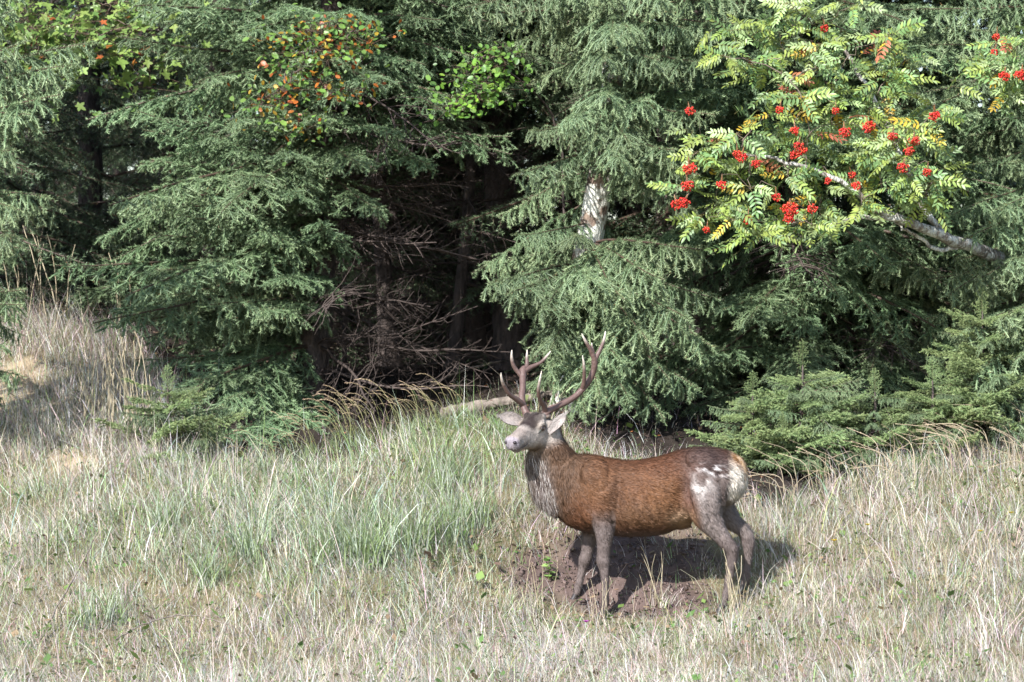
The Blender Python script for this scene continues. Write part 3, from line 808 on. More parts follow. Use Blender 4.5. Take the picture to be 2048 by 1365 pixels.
def make_bough(seed, style):
    g = np.random.default_rng(seed)
    st = dict(
        comb=dict(L=1.15, droop=.5, lift=.4, sp=.068, l2=.42, ang=55, d2=1.9, sp3=.062, l3=.13, d3=.9, dens=560, ln=.0215, wd=.0042, core=.007),
        flat=dict(L=1.5, droop=.35, lift=.2, sp=.068, l2=.5, ang=48, d2=.8, sp3=.055, l3=.115, d3=.35, dens=460, ln=.021, wd=.0042, core=.006),
        bush=dict(L=.75, droop=.1, lift=.3, sp=.05, l2=.32, ang=48, d2=.35, sp3=.045, l3=.1, d3=.1, dens=500, ln=.019, wd=.004, core=.006),
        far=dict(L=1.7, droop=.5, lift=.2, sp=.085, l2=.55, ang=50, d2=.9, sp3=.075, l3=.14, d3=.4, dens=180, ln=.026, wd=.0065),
        bare=dict(L=1.3, droop=.3, lift=-.1, sp=.075, l2=.42, ang=50, d2=.5, sp3=.1, l3=.14, d3=.4, dens=0, ln=0, wd=0),
    )[style]
    wob = .16 if style == 'bare' else .07
    main = grow((0, 0, 0), (1, 0, .18), st['L'], 16, st['droop'], wob * .45, g, st['lift'])
    mb = MB()
    woodc = (.075, .05, .036) if style != 'bare' else (.085, .066, .058)
    tube(mb, main, np.linspace(.009, .002, len(main)) * st['L'], 5, c=woodc, cap=False)
    segs = []; core = st.get('core', 0)
    tintc = np.array({'flat': (.86, .93, .9), 'far': (.5, .56, .56), 'bush': (1.15, 1.12, .9)}.get(style, (1, 1, 1)))  # far boughs darkened: deep forest shade put into their colour
    cum = np.linspace(0, 1, len(main))
    def at(t):
        q = t * (len(main) - 1); i = min(int(q), len(main) - 2)
        return main[i] * (1 - q + i) + main[i + 1] * (q - i), nrm(main[i + 1] - main[i])
    def addseg(pts, b0, b1):
        for i in range(len(pts) - 1):
            segs.append(np.concatenate([pts[i], pts[i + 1], [b0 + (b1 - b0) * (i + 1) / len(pts)]]))
    t = .1 if style != 'bush' else .05; side = 1
    if st['dens']:
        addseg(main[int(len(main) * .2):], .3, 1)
    while t < .97:
        p, ax = at(t)
        prof = (min(1, (t + .08) / .3)) * (1 - t) ** .65 + .1
        for sd in ((side,) if g.random() < .35 else (1, -1)):
            l2 = st['l2'] * prof * g.uniform(.6, 1.15)
            a = R(st['ang'] * g.uniform(.75, 1.2))
            lt = nrm(np.cross(np.array([0, 0, 1.0]), ax)) * sd
            d = ax * math.cos(a) + lt * math.sin(a) + np.array([0, 0, g.uniform(-.12, .18)])
            n2 = max(3, int(l2 / .05))
            sub = grow(p, d, l2, n2, st['d2'] * g.uniform(.6, 1.3), wob, g, .25)
            tube(mb, sub, np.linspace(.0042, .0016, len(sub)), 3, c=woodc, cap=False)
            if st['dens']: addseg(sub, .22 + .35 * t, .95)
            if core:
                w_ = np.linspace(.5, 1, len(sub)); w_[-1] = .4
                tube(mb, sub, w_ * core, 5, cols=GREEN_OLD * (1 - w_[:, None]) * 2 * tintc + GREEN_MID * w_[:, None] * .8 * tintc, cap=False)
            q = st['sp3'] * g.uniform(.5, 1); s3 = 1
            while q < l2 * .96:
                fr = q / l2; i = min(int(fr * n2), n2 - 1)
                pp = sub[i] + (sub[i + 1] - sub[i]) * (fr * n2 - i); ax2 = nrm(sub[i + 1] - sub[i])
                l3 = st['l3'] * g.uniform(.5, 1.15) * (1.05 - .55 * fr)
                up = nrm(np.cross(ax2, np.cross(np.array([0, 0, 1.0]), ax2)) + g.normal(0, .45, 3))
                lt2 = nrm(np.cross(up, ax2)) * s3
                sh = grow(pp, ax2 * .75 + lt2 * .75, l3, 2, st['d3'] * g.uniform(.4, 1.4), wob, g)
                if st['dens']:
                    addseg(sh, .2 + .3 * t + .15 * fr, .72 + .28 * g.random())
                    if core:                  # the dense brush of needle bases round the shoot
                        tube(mb, sh, np.array([.7, 1, .45]) * core, 5, cols=np.array([GREEN_OLD * 1.3, GREEN_MID * .8, GREEN_TIP * .9]) * tintc * g.uniform(.75, 1.15), cap=False)
                if style in ('bare', 'flat') and g.random() < (.9 if style == 'bare' else .25):
                    tube(mb, sh, [.0022, .0016, .001], 3, c=woodc, cap=False)
                q += st['sp3'] * g.uniform(.7, 1.3); s3 = -s3
        if st['dens'] and t > .15:            # short shoots riding on top of the main axis
            sh = grow(p, ax + np.array([0, 0, .55]) + g.normal(0, .3, 3), st['l3'] * g.uniform(.5, 1), 2, .6, wob, g)
            addseg(sh, .3 + .3 * t, .8)
        side = -side
        t += st['sp'] / st['L'] * g.uniform(.7, 1.35)
    if st['dens']:
        tint = {'flat': (.86, .93, .9), 'far': (.5, .56, .56), 'bush': (1.15, 1.12, .9)}.get(style, (1, 1, 1))  # far needles carry the same painted-in shade
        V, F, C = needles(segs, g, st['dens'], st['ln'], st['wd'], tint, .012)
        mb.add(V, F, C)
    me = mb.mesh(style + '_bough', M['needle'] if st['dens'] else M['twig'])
    return me, main[-1]

BOUGHS = {}
def bough_meshes():
    k = 100
    for style, n in (('comb', 6), ('flat', 5), ('bush', 4), ('far', 4), ('bare', 5)):
        BOUGHS[style] = []
        for i in range(n):
            k += 1
            BOUGHS[style].append(make_bough(k, style))
def place_bough(tree, root, tip, style, g, name='bough', roll=None):
    """an own object for each bough, set from its root on the trunk to its tip"""
    me, lt = BOUGHS[style][g.integers(len(BOUGHS[style]))]
    root = np.asarray(root, float); v = np.asarray(tip, float) - root
    L_ = np.linalg.norm(v); sc = L_ / np.linalg.norm(lt)
    yaw0, pit0 = math.atan2(lt[1], lt[0]), math.atan2(lt[2], math.hypot(lt[0], lt[1]))
    yaw, pit = math.atan2(v[1], v[0]), math.atan2(v[2], math.hypot(v[0], v[1]))
    if roll is None: roll = g.normal(0, .18)
    mt = Matrix.Rotation(yaw, 4, 'Z') @ Matrix.Rotation(-pit, 4, 'Y') @ Matrix.Rotation(roll, 4, 'X') @ Matrix.Rotation(pit0, 4, 'Y') @ Matrix.Rotation(-yaw0, 4, 'Z')
    o = link(name, me, tree)
    o.matrix_basis = Matrix.Translation(Vector(root) - tree.location) @ mt @ Matrix.Scale(sc, 4)
    return o
def make_trunk(tree, pts, r0, r1, mat, n=12, name='trunk', noise=.05):
    mb = MB()
    p = spline(pts, 26)
    rad = np.linspace(r0, r1, 26) * (1 + .5 * np.exp(-np.arange(26) / 1.6))
    tube(mb, p, rad, n, noise=noise)
    o = link(name, mb.mesh(name, mat, True, origin=tuple(tree.location)), tree)
    return p
def on_trunk(p, z):
    i = np.argmin(np.abs(p[:, 2] - z)); return p[i].copy()

def whorls(tree, trunk, z0, z1, dz, nper, Lf, pitch, style, g, skip=None, jitter=.35):
    z = z0
    while z < z1:
        n = max(2, int(nper + g.integers(-1, 2)))
        a0 = g.uniform(0, 2 * math.pi)
        for k in range(n):
            az = a0 + 2 * math.pi * k / n + g.normal(0, jitter)
            r = on_trunk(trunk, z + g.uniform(-.4, .4) * dz)
            L_ = Lf(z, az) * g.uniform(.75, 1.2)
            if L_ < .15: continue
            pt = pitch(z) + g.normal(0, .12)
            tip = r + np.array([math.cos(az) * math.cos(pt), math.sin(az) * math.cos(pt), math.sin(pt)]) * L_
            if skip and skip(r, tip): continue
            st = style if isinstance(style, str) else style[g.integers(len(style))]
            place_bough(tree, r, tip, st, g)
        z += dz * g.uniform(.75, 1.25)
def pix(p): return 1024 + p[0] / (K * p[1]), 682.5 - p[2] / (K * p[1])

if 'trees' in SECTIONS:
    bough_meshes()
    # ---- spruce with the pale lichened trunk
    g = np.random.default_rng(21)
    b = P(1140, 850, 28.9); b[2] = gz(b[0], b[1]) - .05
    t = thing('spruce_tree', 'spruce with pale lichened trunk and silvery drooping boughs behind the antlers', 'tree', tuple(b))
    tp = make_trunk(t, [b, P(1150, 720, 28.85), P(1172, 520, 28.8), P(1205, 330, 28.75), P(1225, 120, 28.8), P(1240, -200, 28.9), P(1250, -700, 29)], .125, .07, M['bark_pale'], 14)
    hero = [  # root height (photo row), tip (photo pixel), tip distance
        (300, (1027, 350, 28.0)), (240, (1058, 262, 28.1)), (200, (1130, 240, 27.8)), (430, (1022, 470, 28.1)), (470, (1150, 470, 27.9)),
        (520, (975, 568, 27.7)), (540, (1010, 590, 27.6)), (560, (1085, 620, 27.6)), (600, (1100, 705, 27.6)), (640, (1095, 700, 28.0)), (660, (1105, 735, 27.8)), (520, (1180, 560, 27.4)),
        (120, (1185, 60, 28.0)), (60, (1190, 10, 28.0)), (150, (1170, 130, 28.2)), (20, (1260, 60, 27.7)), (200, (1300, 200, 27.6)), (120, (1320, 120, 27.6)), (100, (1420, 130, 27.8)), (60, (1380, 60, 27.9)),
        (250, (1350, 300, 27.6)), (250, (1240, 320, 27.6)), (300, (1400, 350, 27.8)), (330, (1390, 420, 28.0)), (200, (1430, 230, 27.9)),
        (500, (1330, 560, 27.5)), (480, (1430, 500, 27.7)), (500, (1250, 600, 27.4)), (540, (1380, 640, 27.5)), (560, (1300, 690, 27.4)), (600, (1340, 760, 27.6)), (560, (1420, 690, 27.7)), (620, (1240, 720, 27.5)), (650, (1260, 800, 27.6)), (660, (1170, 830, 27.7)), (660, (1330, 840, 27.8)), (640, (1200, 790, 27.5)),
        (640, (1400, 780, 27.9)), (520, (1450, 600, 28.1)), (150, (1215, 190, 27.6)), (100, (1210, 120, 27.6)), (40, (1225, 70, 27.5)), (200, (1190, 280, 27.9)), (220, (1260, 290, 27.6)), (-60, (1200, -20, 27.8)), (-60, (1330, 0, 27.6)), (-120, (1400, -60, 27.7)),
    ]
    for py, tipq in hero:
        place_bough(t, on_trunk(tp, (682.5 - py) * K * 28.8), P(*tipq), 'comb', g)
    whorls(t, tp, 2.6, 6.2, .32, 6, lambda z, a: 1.5 - .12 * z, lambda z: -.1, 'comb', g)
    whorls(t, tp, 0.0, 2.6, .4, 4, lambda z, a: 1.1, lambda z: -.35, 'comb', g, skip=lambda r, q: q[1] < r[1] + .1)

    # ---- the big fir-like spruce left of the dark hollow
    g = np.random.default_rng(22)
    b = P(610, 850, 30.6); b[2] = gz(b[0], b[1]) - .05
    t = thing('spruce_tree', 'wide bushy spruce reaching down to the grass left of the dark hollow', 'tree', tuple(b))
    tp = make_trunk(t, [b, P(640, 600, 30.7), P(655, 350, 30.7), P(660, 50, 30.8), P(665, -400, 30.8), P(665, -900, 30.9)], .13, .05, M['bark_dark'])
    heroA = [(330, (275, 222, 30.0)), (360, (285, 260, 30.1)), (300, (330, 240, 29.7)), (330, (420, 270, 29.5)), (420, (300, 320, 30.0)), (450, (300, 400, 29.9)), (470, (350, 430, 29.5)), (480, (400, 380, 29.4)),
             (520, (300, 470, 29.9)), (540, (310, 540, 29.9)), (540, (400, 520, 29.4)), (560, (350, 590, 29.5)), (600, (290, 640, 29.9)), (620, (285, 680, 29.8)), (600, (420, 610, 29.2)), (620, (520, 620, 29.2)), (680, (270, 720, 29.8)),
             (700, (280, 800, 29.6)), (740, (300, 850, 29.4)), (720, (390, 760, 29.2)), (760, (360, 830, 28.9)), (780, (270, 890, 29.0)), (800, (350, 900, 28.6)), (800, (430, 880, 28.5)), (810, (500, 900, 28.6)), (760, (450, 800, 29.0)),
             (560, (560, 560, 29.2)), (480, (520, 460, 29.2)), (420, (480, 350, 29.2)), (430, (580, 380, 29.2)), (350, (560, 300, 29.2)), (480, (640, 440, 29.3)), (300, (480, 200, 29.4)), (260, (380, 120, 30.0)), (260, (620, 240, 29.2)), (300, (720, 330, 29.2)), (360, (760, 420, 29.4)),
             (200, (360, 30, 30.1)), (180, (340, -10, 30.2)), (180, (460, 60, 29.6)), (200, (560, 150, 29.3)), (150, (640, 110, 29.2)), (150, (740, 160, 29.2)), (220, (800, 260, 29.3)), (250, (860, 330, 29.5)), (100, (850, 130, 29.4)), (60, (700, 20, 29.2)), (60, (560, 10, 29.4)), (60, (880, 40, 29.6)), (150, (900, 230, 29.6)), (30, (960, 120, 30.0)), (0, (1020, 60, 30.0)), (80, (1020, 190, 30.2))]
    for py, tipq in heroA:
        place_bough(t, on_trunk(tp, (682.5 - py) * K * 30.7), P(*tipq), 'flat' if tipq[1] < 380 or tipq[0] > 500 else ('comb' if g.random() < .6 else 'flat'), g)
    def skipA(r, q):
        x, y = pix(q); return (x > 540 and y > 330)
    whorls(t, tp, 2.4, 7.5, .3, 7, lambda z, a: (2.3 - .15 * z), lambda z: -.12, 'flat', g)
    whorls(t, tp, -.6, 2.4, .3, 6, lambda z, a: 1.8 + (.3 if math.cos(a) < -.3 else 0), lambda z: -.22, 'flat', g, skip=skipA)
    for k in range(34):                       # dead inner twigs on the shaded side
        z = g.uniform(-.55, 2.1); r = on_trunk(tp, z); a = g.uniform(-1.5, 1.0)
        q = r + np.array([math.cos(a), math.sin(a) - .25, g.uniform(-.45, .25)]) * g.uniform(.8, 1.7)
        place_bough(t, r, q, 'bare', g, 'dead_bough', g.uniform(0, 6))

    # ---- trunks in the hollow, hung with dead twigs, green only high up
    hollow = [(1030, 33.0, .17, 'thick rough-barked spruce trunk standing in the dark hollow', 40),
              (905, 32.4, .06, 'thin dark leaning stem tangled with dead twigs in the hollow', -46),
              (960, 34.2, .12, 'dark spruce trunk deep inside the hollow behind the leaning stem', 20),
              (780, 33.5, .09, 'slim dark spruce at the hollow, dead twigs down its whole stem', 30)]
    for n_, (px, d, r0, lab, lean) in enumerate(hollow):
        g = np.random.default_rng(30 + n_)
        b = P(px, 760, d); b[2] = gz(b[0], b[1]) - .05
        t = thing('spruce_tree', lab, 'tree', tuple(b))
        tp = make_trunk(t, [b, P(px - lean * .3, 600, d), P(px - lean * .7, 400, d + .05), P(px - lean, 100, d + .1), P(px - lean, -400, d), P(px - lean, -1000, d)], r0, r0 * .5, M['bark_dark'])
        for k in range(26):
            z = g.uniform(-.3, 2.0); r = on_trunk(tp, z); a = g.uniform(0, 2 * math.pi)
            q = r + np.array([math.cos(a), math.sin(a), g.uniform(-.5, .2)]) * g.uniform(.6, 1.4)
            place_bough(t, r, q, 'bare', g, 'dead_bough', g.uniform(0, 6))
        whorls(t, tp, 2.25, 7.5, .36, 6, lambda z, a: 2.1 - .12 * z + (.5 if math.sin(a) < -.4 else 0), lambda z: -.12, ('flat', 'far'), g)

    # ---- shaded spruce behind the deer's back
    g = np.random.default_rng(40)
    for px, d, lab in ((1590, 30.2, 'shaded dark spruce below the red-berried branches'), (1820, 30.8, 'shaded spruce behind the bare pale limb of the rowan')):
        b = P(px, 850, d); b[2] = gz(b[0], b[1]) - .05
        t = thing('spruce_tree', lab, 'tree', tuple(b))
        tp = make_trunk(t, [b, P(px + 10, 600, d), P(px - 8, 300, d), P(px, -100, d), P(px, -600, d), P(px, -1000, d)], .11, .05, M['bark_dark'])
        whorls(t, tp, -.45, 1.2, .2, 7, lambda z, a: 1.75, lambda z: -.3, ('comb', 'flat', 'flat', 'bare'), g, skip=lambda r, q: (pix(q)[1] > 870))
        whorls(t, tp, 1.2, 7, .3, 7, lambda z, a: 2.5 - .17 * z, lambda z: -.15, 'flat', g)
    # ---- spruces on the right
    g = np.random.default_rng(41)
    b = P(2170, 830, 28.9); b[2] = gz(b[0], b[1]) - .05
    t = thing('spruce_tree', 'spruce with light green boughs reaching past the rowan limb beside the bank', 'tree', tuple(b))
    tp = make_trunk(t, [b, P(2165, 500, 28.9), P(2160, 200, 28.9), P(2160, -300, 28.9), P(2160, -900, 28.9)], .1, .05, M['bark_dark'])
    for py, tipq in ((330, (1905, 430, 28.2)), (360, (1925, 480, 28.0)), (380, (1990, 420, 27.9)), (450, (1950, 560, 28.0)), (430, (1880, 600, 28.3)), (480, (1900, 560, 28.4)), (560, (1935, 660, 27.8)), (560, (2000, 640, 27.6)), (600, (1910, 690, 28.0)), (620, (1960, 740, 27.7)),
                     (660, (1880, 780, 28.0)), (680, (1850, 830, 28.0)), (700, (1940, 820, 27.6)), (720, (1990, 860, 27.5)), (640, (2030, 720, 27.5)), (520, (2020, 520, 27.7)), (300, (2000, 330, 28.3)), (200, (1990, 240, 28.5)), (140, (1900, 160, 28.6)), (60, (1860, 90, 28.6)), (60, (1950, 60, 28.4)), (0, (1800, 20, 28.6)), (-40, (1930, 0, 28.3)), (150, (2020, 100, 28.3)), (110, (1820, 190, 28.8))):
        place_bough(t, on_trunk(tp, (682.5 - py) * K * 28.9), P(*tipq), 'comb', g)
    whorls(t, tp, 1.0, 6.5, .36, 6, lambda z, a: 1.15 - .1 * z, lambda z: -.15, 'comb', g)
    whorls(t, tp, -.8, 1.0, .3, 5, lambda z, a: 1.2, lambda z: -.25, 'comb', g)
    # young bushy spruces at the grass edge
    def young(px, py, d, h, rad, lab, seed, style='bush'):
        g = np.random.default_rng(seed)
        b = P(px, py, d); b[2] = gz(b[0], b[1]) - .03
        t = thing('young_spruce', lab, 'tree', tuple(b), 'young spruces at the forest edge')
        tp = make_trunk(t, [b, b + [0, 0, h * .35], b + [.02, 0, h * .7], b + [.02, .01, h]], .025, .006, M['bark_dark'], 7)
        whorls(t, tp, b[2] + .08, b[2] + h * .95, .085, 7, lambda z, a: rad * max(.3, 1 - .62 * (z - b[2]) / h), lambda z: .1, ('bush', 'bush', 'comb'), g)
        place_bough(t, tp[-3], tp[-1] + [0, 0, .18], 'bush', g)
    young(1960, 900, 28.0, 1.0, .75, 'young bushy spruce at the top of the grass bank on the right side', 51)
    young(1745, 960, 27.7, .55, .62, 'low spreading young spruce between the deer and the grass bank', 52)
    young(1560, 1010, 27.2, .3, .45, 'tiny young spruce directly behind the white rump', 53)
    young(1600, 960, 27.5, .8, .75, 'dark low spruce in the shade just behind the rump', 56)
    young(1500, 930, 27.7, .5, .6, 'small shaded spruce over the croup of the deer', 57)
    young(1860, 930, 27.7, .6, .55, 'small light green spruce half hidden by bent dry stalks', 54)
    young(330, 940, 28.0, .5, .7, 'low dark young spruce among straw at the foot of the wide spruce', 55)
    # ---- left edge spruce
    g = np.random.default_rng(43)
    b = P(-170, 800, 28.0); b[2] = gz(b[0], b[1]) - .05
    t = thing('spruce_tree', 'spruce whose light boughs reach in over the dry grass bank', 'tree', tuple(b))
    tp = make_trunk(t, [b, P(-165, 500, 28), P(-160, 300, 28), P(-160, 100, 28), P(-160, -150, 28)], .07, .015, M['bark_dark'])
    for py, tipq in ((170, (193, 85, 27.4)), (200, (150, 130, 27.2)), (180, (60, 80, 27.2)), (230, (60, 230, 27.1)), (240, (120, 190, 27.0)), (300, (30, 300, 27.1)), (360, (100, 395, 27.3)), (380, (40, 420, 27.1)), (420, (130, 420, 27.6)), (470, (60, 500, 27.2)), (490, (30, 470, 27.0)), (560, (50, 580, 27.2)), (600, (45, 610, 27.1)), (640, (10, 700, 27.0)), (680, (40, 750, 27.4)), (100, (30, 20, 27.3)), (60, (60, -30, 27.3))):
        place_bough(t, on_trunk(tp, (682.5 - py) * K * 28), P(*tipq), 'comb', g)
    whorls(t, tp, -.2, 3.1, .4, 5, lambda z, a: .9 - .2 * max(z, 0), lambda z: -.1, 'comb', g)
    # ---- spruces further back, closing the wood
    back = [(-310, 31, 0), (-420, 32.5, 1), (-150, 33.6, 0), (-120, 35, 0), (60, 39, 1), (170, 36.5, 0), (290, 41, 1), (420, 36, 0), (560, 39, 1), (700, 36.5, 0), (830, 40, 1), (1010, 38, 0), (1130, 36, 1), (1260, 34, 0), (1400, 33, 1), (1500, 37, 0), (1700, 34.5, 1), (1880, 36.5, 0), (2010, 34, 1), (2180, 37, 0), (-60, 45, 0), (120, 44, 1), (230, 46, 0), (20, 42, 0), (330, 38, 1), (480, 43, 0), (110, 48, 1), (350, 47, 1), (760, 46, 0), (1150, 44, 1), (1330, 31.8, 0), (1490, 33.8, 1), (890, 36, 0), (770, 35.2, 1), (820, 37.5, 0), (650, 34.6, 0), (960, 36.8, 1)]  # the first three stand out of view, added to shade the back left
    spots = ('beside the maple leaves', 'behind the wide bushy spruce', 'at the back of the hollow', 'behind the pale lichened trunk', 'behind the rowan')
    for n_, (px, d, kd) in enumerate(back):
        g = np.random.default_rng(200 + n_)
        b = P(px, 600, d); b[2] = gz(b[0], b[1]) - .05
        sp = spots[0 if px < 300 else 1 if px < 720 else 2 if px < 1080 else 3 if px < 1450 else 4]
        t = thing('spruce_tree', 'dark forest spruce further back ' + sp, 'tree', tuple(b), 'forest spruces ' + sp)
        tp = make_trunk(t, [b, b + [.05, 0, 2], b + [0, .05, 5], b + [0, 0, 9], b + [0, 0, 12]], .14, .05, M['bark_dark'], 9)
        whorls(t, tp, b[2] + (.1 if px < 600 or px > 1250 else .25), b[2] + 4.6, .5, 6, lambda z, a: 2.2 - .13 * (z - b[2]), lambda z: -.22, 'far', g)
        whorls(t, tp, b[2] + 4.6, b[2] + 10, .95, 6, lambda z, a: 2.3 - .13 * (z - b[2]), lambda z: -.3, 'far', g)

# ------------------------------------------------------------------ rowan with red berries
def leaflet(L_, W, fold=.25, curl=.2):
    """outline of a small toothed leaf with a raised midrib fold, along +X"""
    s = np.array([0, .18, .45, .75, 1.0]); w = np.array([.12, .78, 1.0, .72, 0]) * W * .5
    V = []; F = []
    for a, b in zip(s, w):
        z = -curl * L_ * a * a
        V += [(a * L_, -b, z + fold * b), (a * L_, 0, z), (a * L_, b, z + fold * b)]
    V = np.array(V)
    for i in range(4):
        k = i * 3
        F += [(k, k + 3, k + 4, k + 1), (k + 1, k + 4, k + 5, k + 2)]
    return V, np.array(F)
def rowan_leaf_mesh(seed, base, tipc, n_pair):
    g = np.random.default_rng(seed)
    mb = MB()
    L_ = .2; ax = np.array([[L_ * t, .012 * math.sin(3 * t), .02 * t - .075 * t * t] for t in np.linspace(0, 1, 9)])
    tube(mb, ax, np.linspace(.0022, .001, 9), 3, c=(.22, .2, .07), cap=False)
    V0, F0 = leaflet(1, .36)
    def put(t, yaw, ln, col, roll):
        p = np.array([np.interp(t, np.linspace(0, 1, 9), ax[:, k]) for k in range(3)])
        m = np.array((Matrix.Rotation(yaw, 3, 'Z') @ Matrix.Rotation(g.normal(.12, .12), 3, 'Y') @ Matrix.Rotation(roll, 3, 'X')))
        mb.add((V0 * ln) @ m.T + p, F0, col)
    for i in range(n_pair):
        t = .22 + .72 * i / (n_pair - 1)
        ln = .058 * (1 - .35 * abs(t - .55)) * g.uniform(.9, 1.1)
        for sd in (-1, 1):
            col = base * g.uniform(.8, 1.2)
            if g.random() < .12: col = tipc * g.uniform(.8, 1.1)
            put(t, sd * R(68 - 18 * t + g.normal(0, 5)), ln, np.clip(col, 0, 1), sd * g.normal(.15, .15))
    put(1.0, 0, .055, base, 0)
    return mb.mesh('rowan_leaf', M['leaf'])
def berry_cluster_mesh(seed, n=48, rad=.042):
    g = np.random.default_rng(seed)
    mb = MB()
    ph = (1 + 5 ** .5) / 2
    iv = nrm(np.array([(-1, ph, 0), (1, ph, 0), (-1, -ph, 0), (1, -ph, 0), (0, -1, ph), (0, 1, ph), (0, -1, -ph), (0, 1, -ph), (ph, 0, -1), (ph, 0, 1), (-ph, 0, -1), (-ph, 0, 1)]))
    fi = np.array([(0, 11, 5), (0, 5, 1), (0, 1, 7), (0, 7, 10), (0, 10, 11), (1, 5, 9), (5, 11, 4), (11, 10, 2), (10, 7, 6), (7, 1, 8), (3, 9, 4), (3, 4, 2), (3, 2, 6), (3, 6, 8), (3, 8, 9), (4, 9, 5), (2, 4, 11), (6, 2, 10), (8, 6, 7), (9, 8, 1)])
    top = np.array([0, 0, .075])
    for i in range(n):
        d = nrm(g.normal(0, 1, 3)); p = d * rad * g.uniform(.45, 1.12) * np.array([1.05, 1.05, .85])
        col = np.array([.5, .018, .012]) if g.random() < .8 else np.array([.55, .07, .015])
        mb.add(iv * .0066 * g.uniform(.85, 1.15) + p, fi, col * g.uniform(.75, 1.15))
        if i % 4 == 0:
            tube(mb, [top, p * .3 + top * .3, p], [.0014, .001, .0008], 3, c=(.25, .12, .05), cap=False)
    return mb.mesh('berry_cluster', M['berry'], True)

if 'rowan' in SECTIONS:
    g = np.random.default_rng(77)
    lime = np.array([.31, .41, .1]); green = np.array([.18, .3, .11]); pale = np.array([.31, .41, .18]); yel = np.array([.55, .4, .05]); red = np.array([.38, .13, .07])
    RL = [rowan_leaf_mesh(300, green, lime, 7), rowan_leaf_mesh(301, lime, pale, 7), rowan_leaf_mesh(302, green, lime, 6), rowan_leaf_mesh(303, pale, lime, 7), rowan_leaf_mesh(304, lime, pale, 6), rowan_leaf_mesh(305, yel, lime, 6), rowan_leaf_mesh(306, red, yel, 6)]
    RLp = np.array([.25, .2, .18, .19, .125, .04, .015])
    RLD = [mesh_np(m_) for m_ in RL]
    BC = [berry_cluster_mesh(320 + i, n, r) for i, (n, r) in enumerate(((95, .044), (70, .037), (46, .03), (130, .052)))]
    def twig_to(mb, a, b, r0, r1, gg, sag=.05):
        n = 7; t = np.linspace(0, 1, n)[:, None]
        pts = a * (1 - t) + b * t + np.array([0, 0, 1.0]) * (sag * np.sin(t * math.pi)) + gg.normal(0, .012, (n, 3)) * np.sin(t * math.pi)
        tube(mb, pts, np.linspace(r0, r1, n), 5, c=np.array([.16, .125, .1]), cap=False)
        return pts
    def rosette(tree, c, gg, n, spread=1.0, size=1.0):
        """a tuft of pinnate leaves at a twig end"""
        for k in range(n):
            az = gg.uniform(0, 2 * math.pi); el = gg.uniform(-.75, .45)
            d = nrm(np.array([math.cos(az) * 1.2, .6 * math.sin(az) - .3, math.tan(el)]))
            o = link('leaf', RL[gg.choice(len(RL), p=RLp)], tree)
            up = Vector(nrm(np.array([-.35, -1.0, .65]) + gg.normal(0, .5, 3)))
            x = Vector(d); y = up.cross(x).normalized(); z = x.cross(y)
            m = Matrix((x, y, z)).transposed().to_4x4()
            sc = size * gg.uniform(.75, 1.15)
            o.matrix_basis = Matrix.Translation(Vector(c + gg.normal(0, .012, 3)) - tree.location) @ m @ Matrix.Scale(sc, 4)
    def rowan(lab, b, limbs, tufts, berries, seed, grp=None):
        gg = np.random.default_rng(seed)
        t = thing('rowan_tree', lab, 'tree', tuple(b), grp)
        P_all = []
        for i, (rows, r0, r1) in enumerate(limbs):
            mb = MB(); p = spline(np.array(rows), 22)
            p += gg.normal(0, .006, p.shape)
            tube(mb, p, np.linspace(r0, r1, 22), 10, noise=.05)
            link('trunk' if i == 0 else 'limb', mb.mesh('limb', M['bark_rowan'], True, origin=tuple(b)), t)
            P_all.append(p[6:] if i == 0 else p)
        nodes = np.concatenate(P_all)
        tw = MB(); inner = MB()
        order = sorted(tufts, key=lambda q: np.min(np.linalg.norm(nodes - P(q[0], q[1], q[2]), axis=1)))
        for (px, py, d, n) in order:
            c = P(px, py, d)
            a = nodes[np.argmin(np.linalg.norm(nodes - c, axis=1) + .25 * np.clip(nodes[:, 2] - c[2], 0, 9))]
            L_ = np.linalg.norm(c - a)
            pts = twig_to(tw, a, c, .003 + .006 * L_, .0025, gg, .08 * L_)
            nodes = np.concatenate([nodes, pts[3:]])
            rosette(t, c, gg, n, size=1.0)
            for k in range(7):                # smaller leaves deeper inside the tuft
                q = c + gg.normal(0, .075, 3) + np.array([0, .07, 0])
                x = Vector(nrm(np.array([gg.normal(), gg.normal() - .3, gg.normal() * .5 - .2]))); up = Vector(nrm(np.array([-.2, -.7, .9]) + gg.normal(0, .4, 3)))
                y = up.cross(x).normalized(); z = x.cross(y)
                merge_copy(inner, RLD[gg.choice(len(RLD), p=RLp)], Matrix.Translation(Vector(q)) @ Matrix((x, y, z)).transposed().to_4x4() @ Matrix.Scale(gg.uniform(.7, 1.1), 4), gg.uniform(.75, 1.1))
        for (px, py, d, k) in berries:
            c = P(px, py, d)
            a = nodes[np.argmin(np.linalg.norm(nodes - c, axis=1))]
            top = c + np.array([0, 0, .075])
            twig_to(tw, a, top, .0025, .0018, gg, .04)
            o = link('berry_cluster', BC[k], t)
            o.matrix_basis = Matrix.Translation(Vector(c) - t.location) @ Matrix.Rotation(gg.uniform(0, 6), 4, 'Z') @ Matrix.Rotation(gg.normal(0, .25), 4, 'X') @ Matrix.Scale(gg.uniform(.9, 1.2), 4)
        tag(link('foliage', inner.mesh('foliage', M['leaf'], origin=tuple(b)), t), kind='stuff')
        tag(link('twig_tangle', tw.mesh('twig_tangle', M['twig'], True, origin=tuple(b)), t), kind='stuff')
        return t
    b = P(2085, 800, 29.2); b[2] = gz(b[0], b[1]) - .05
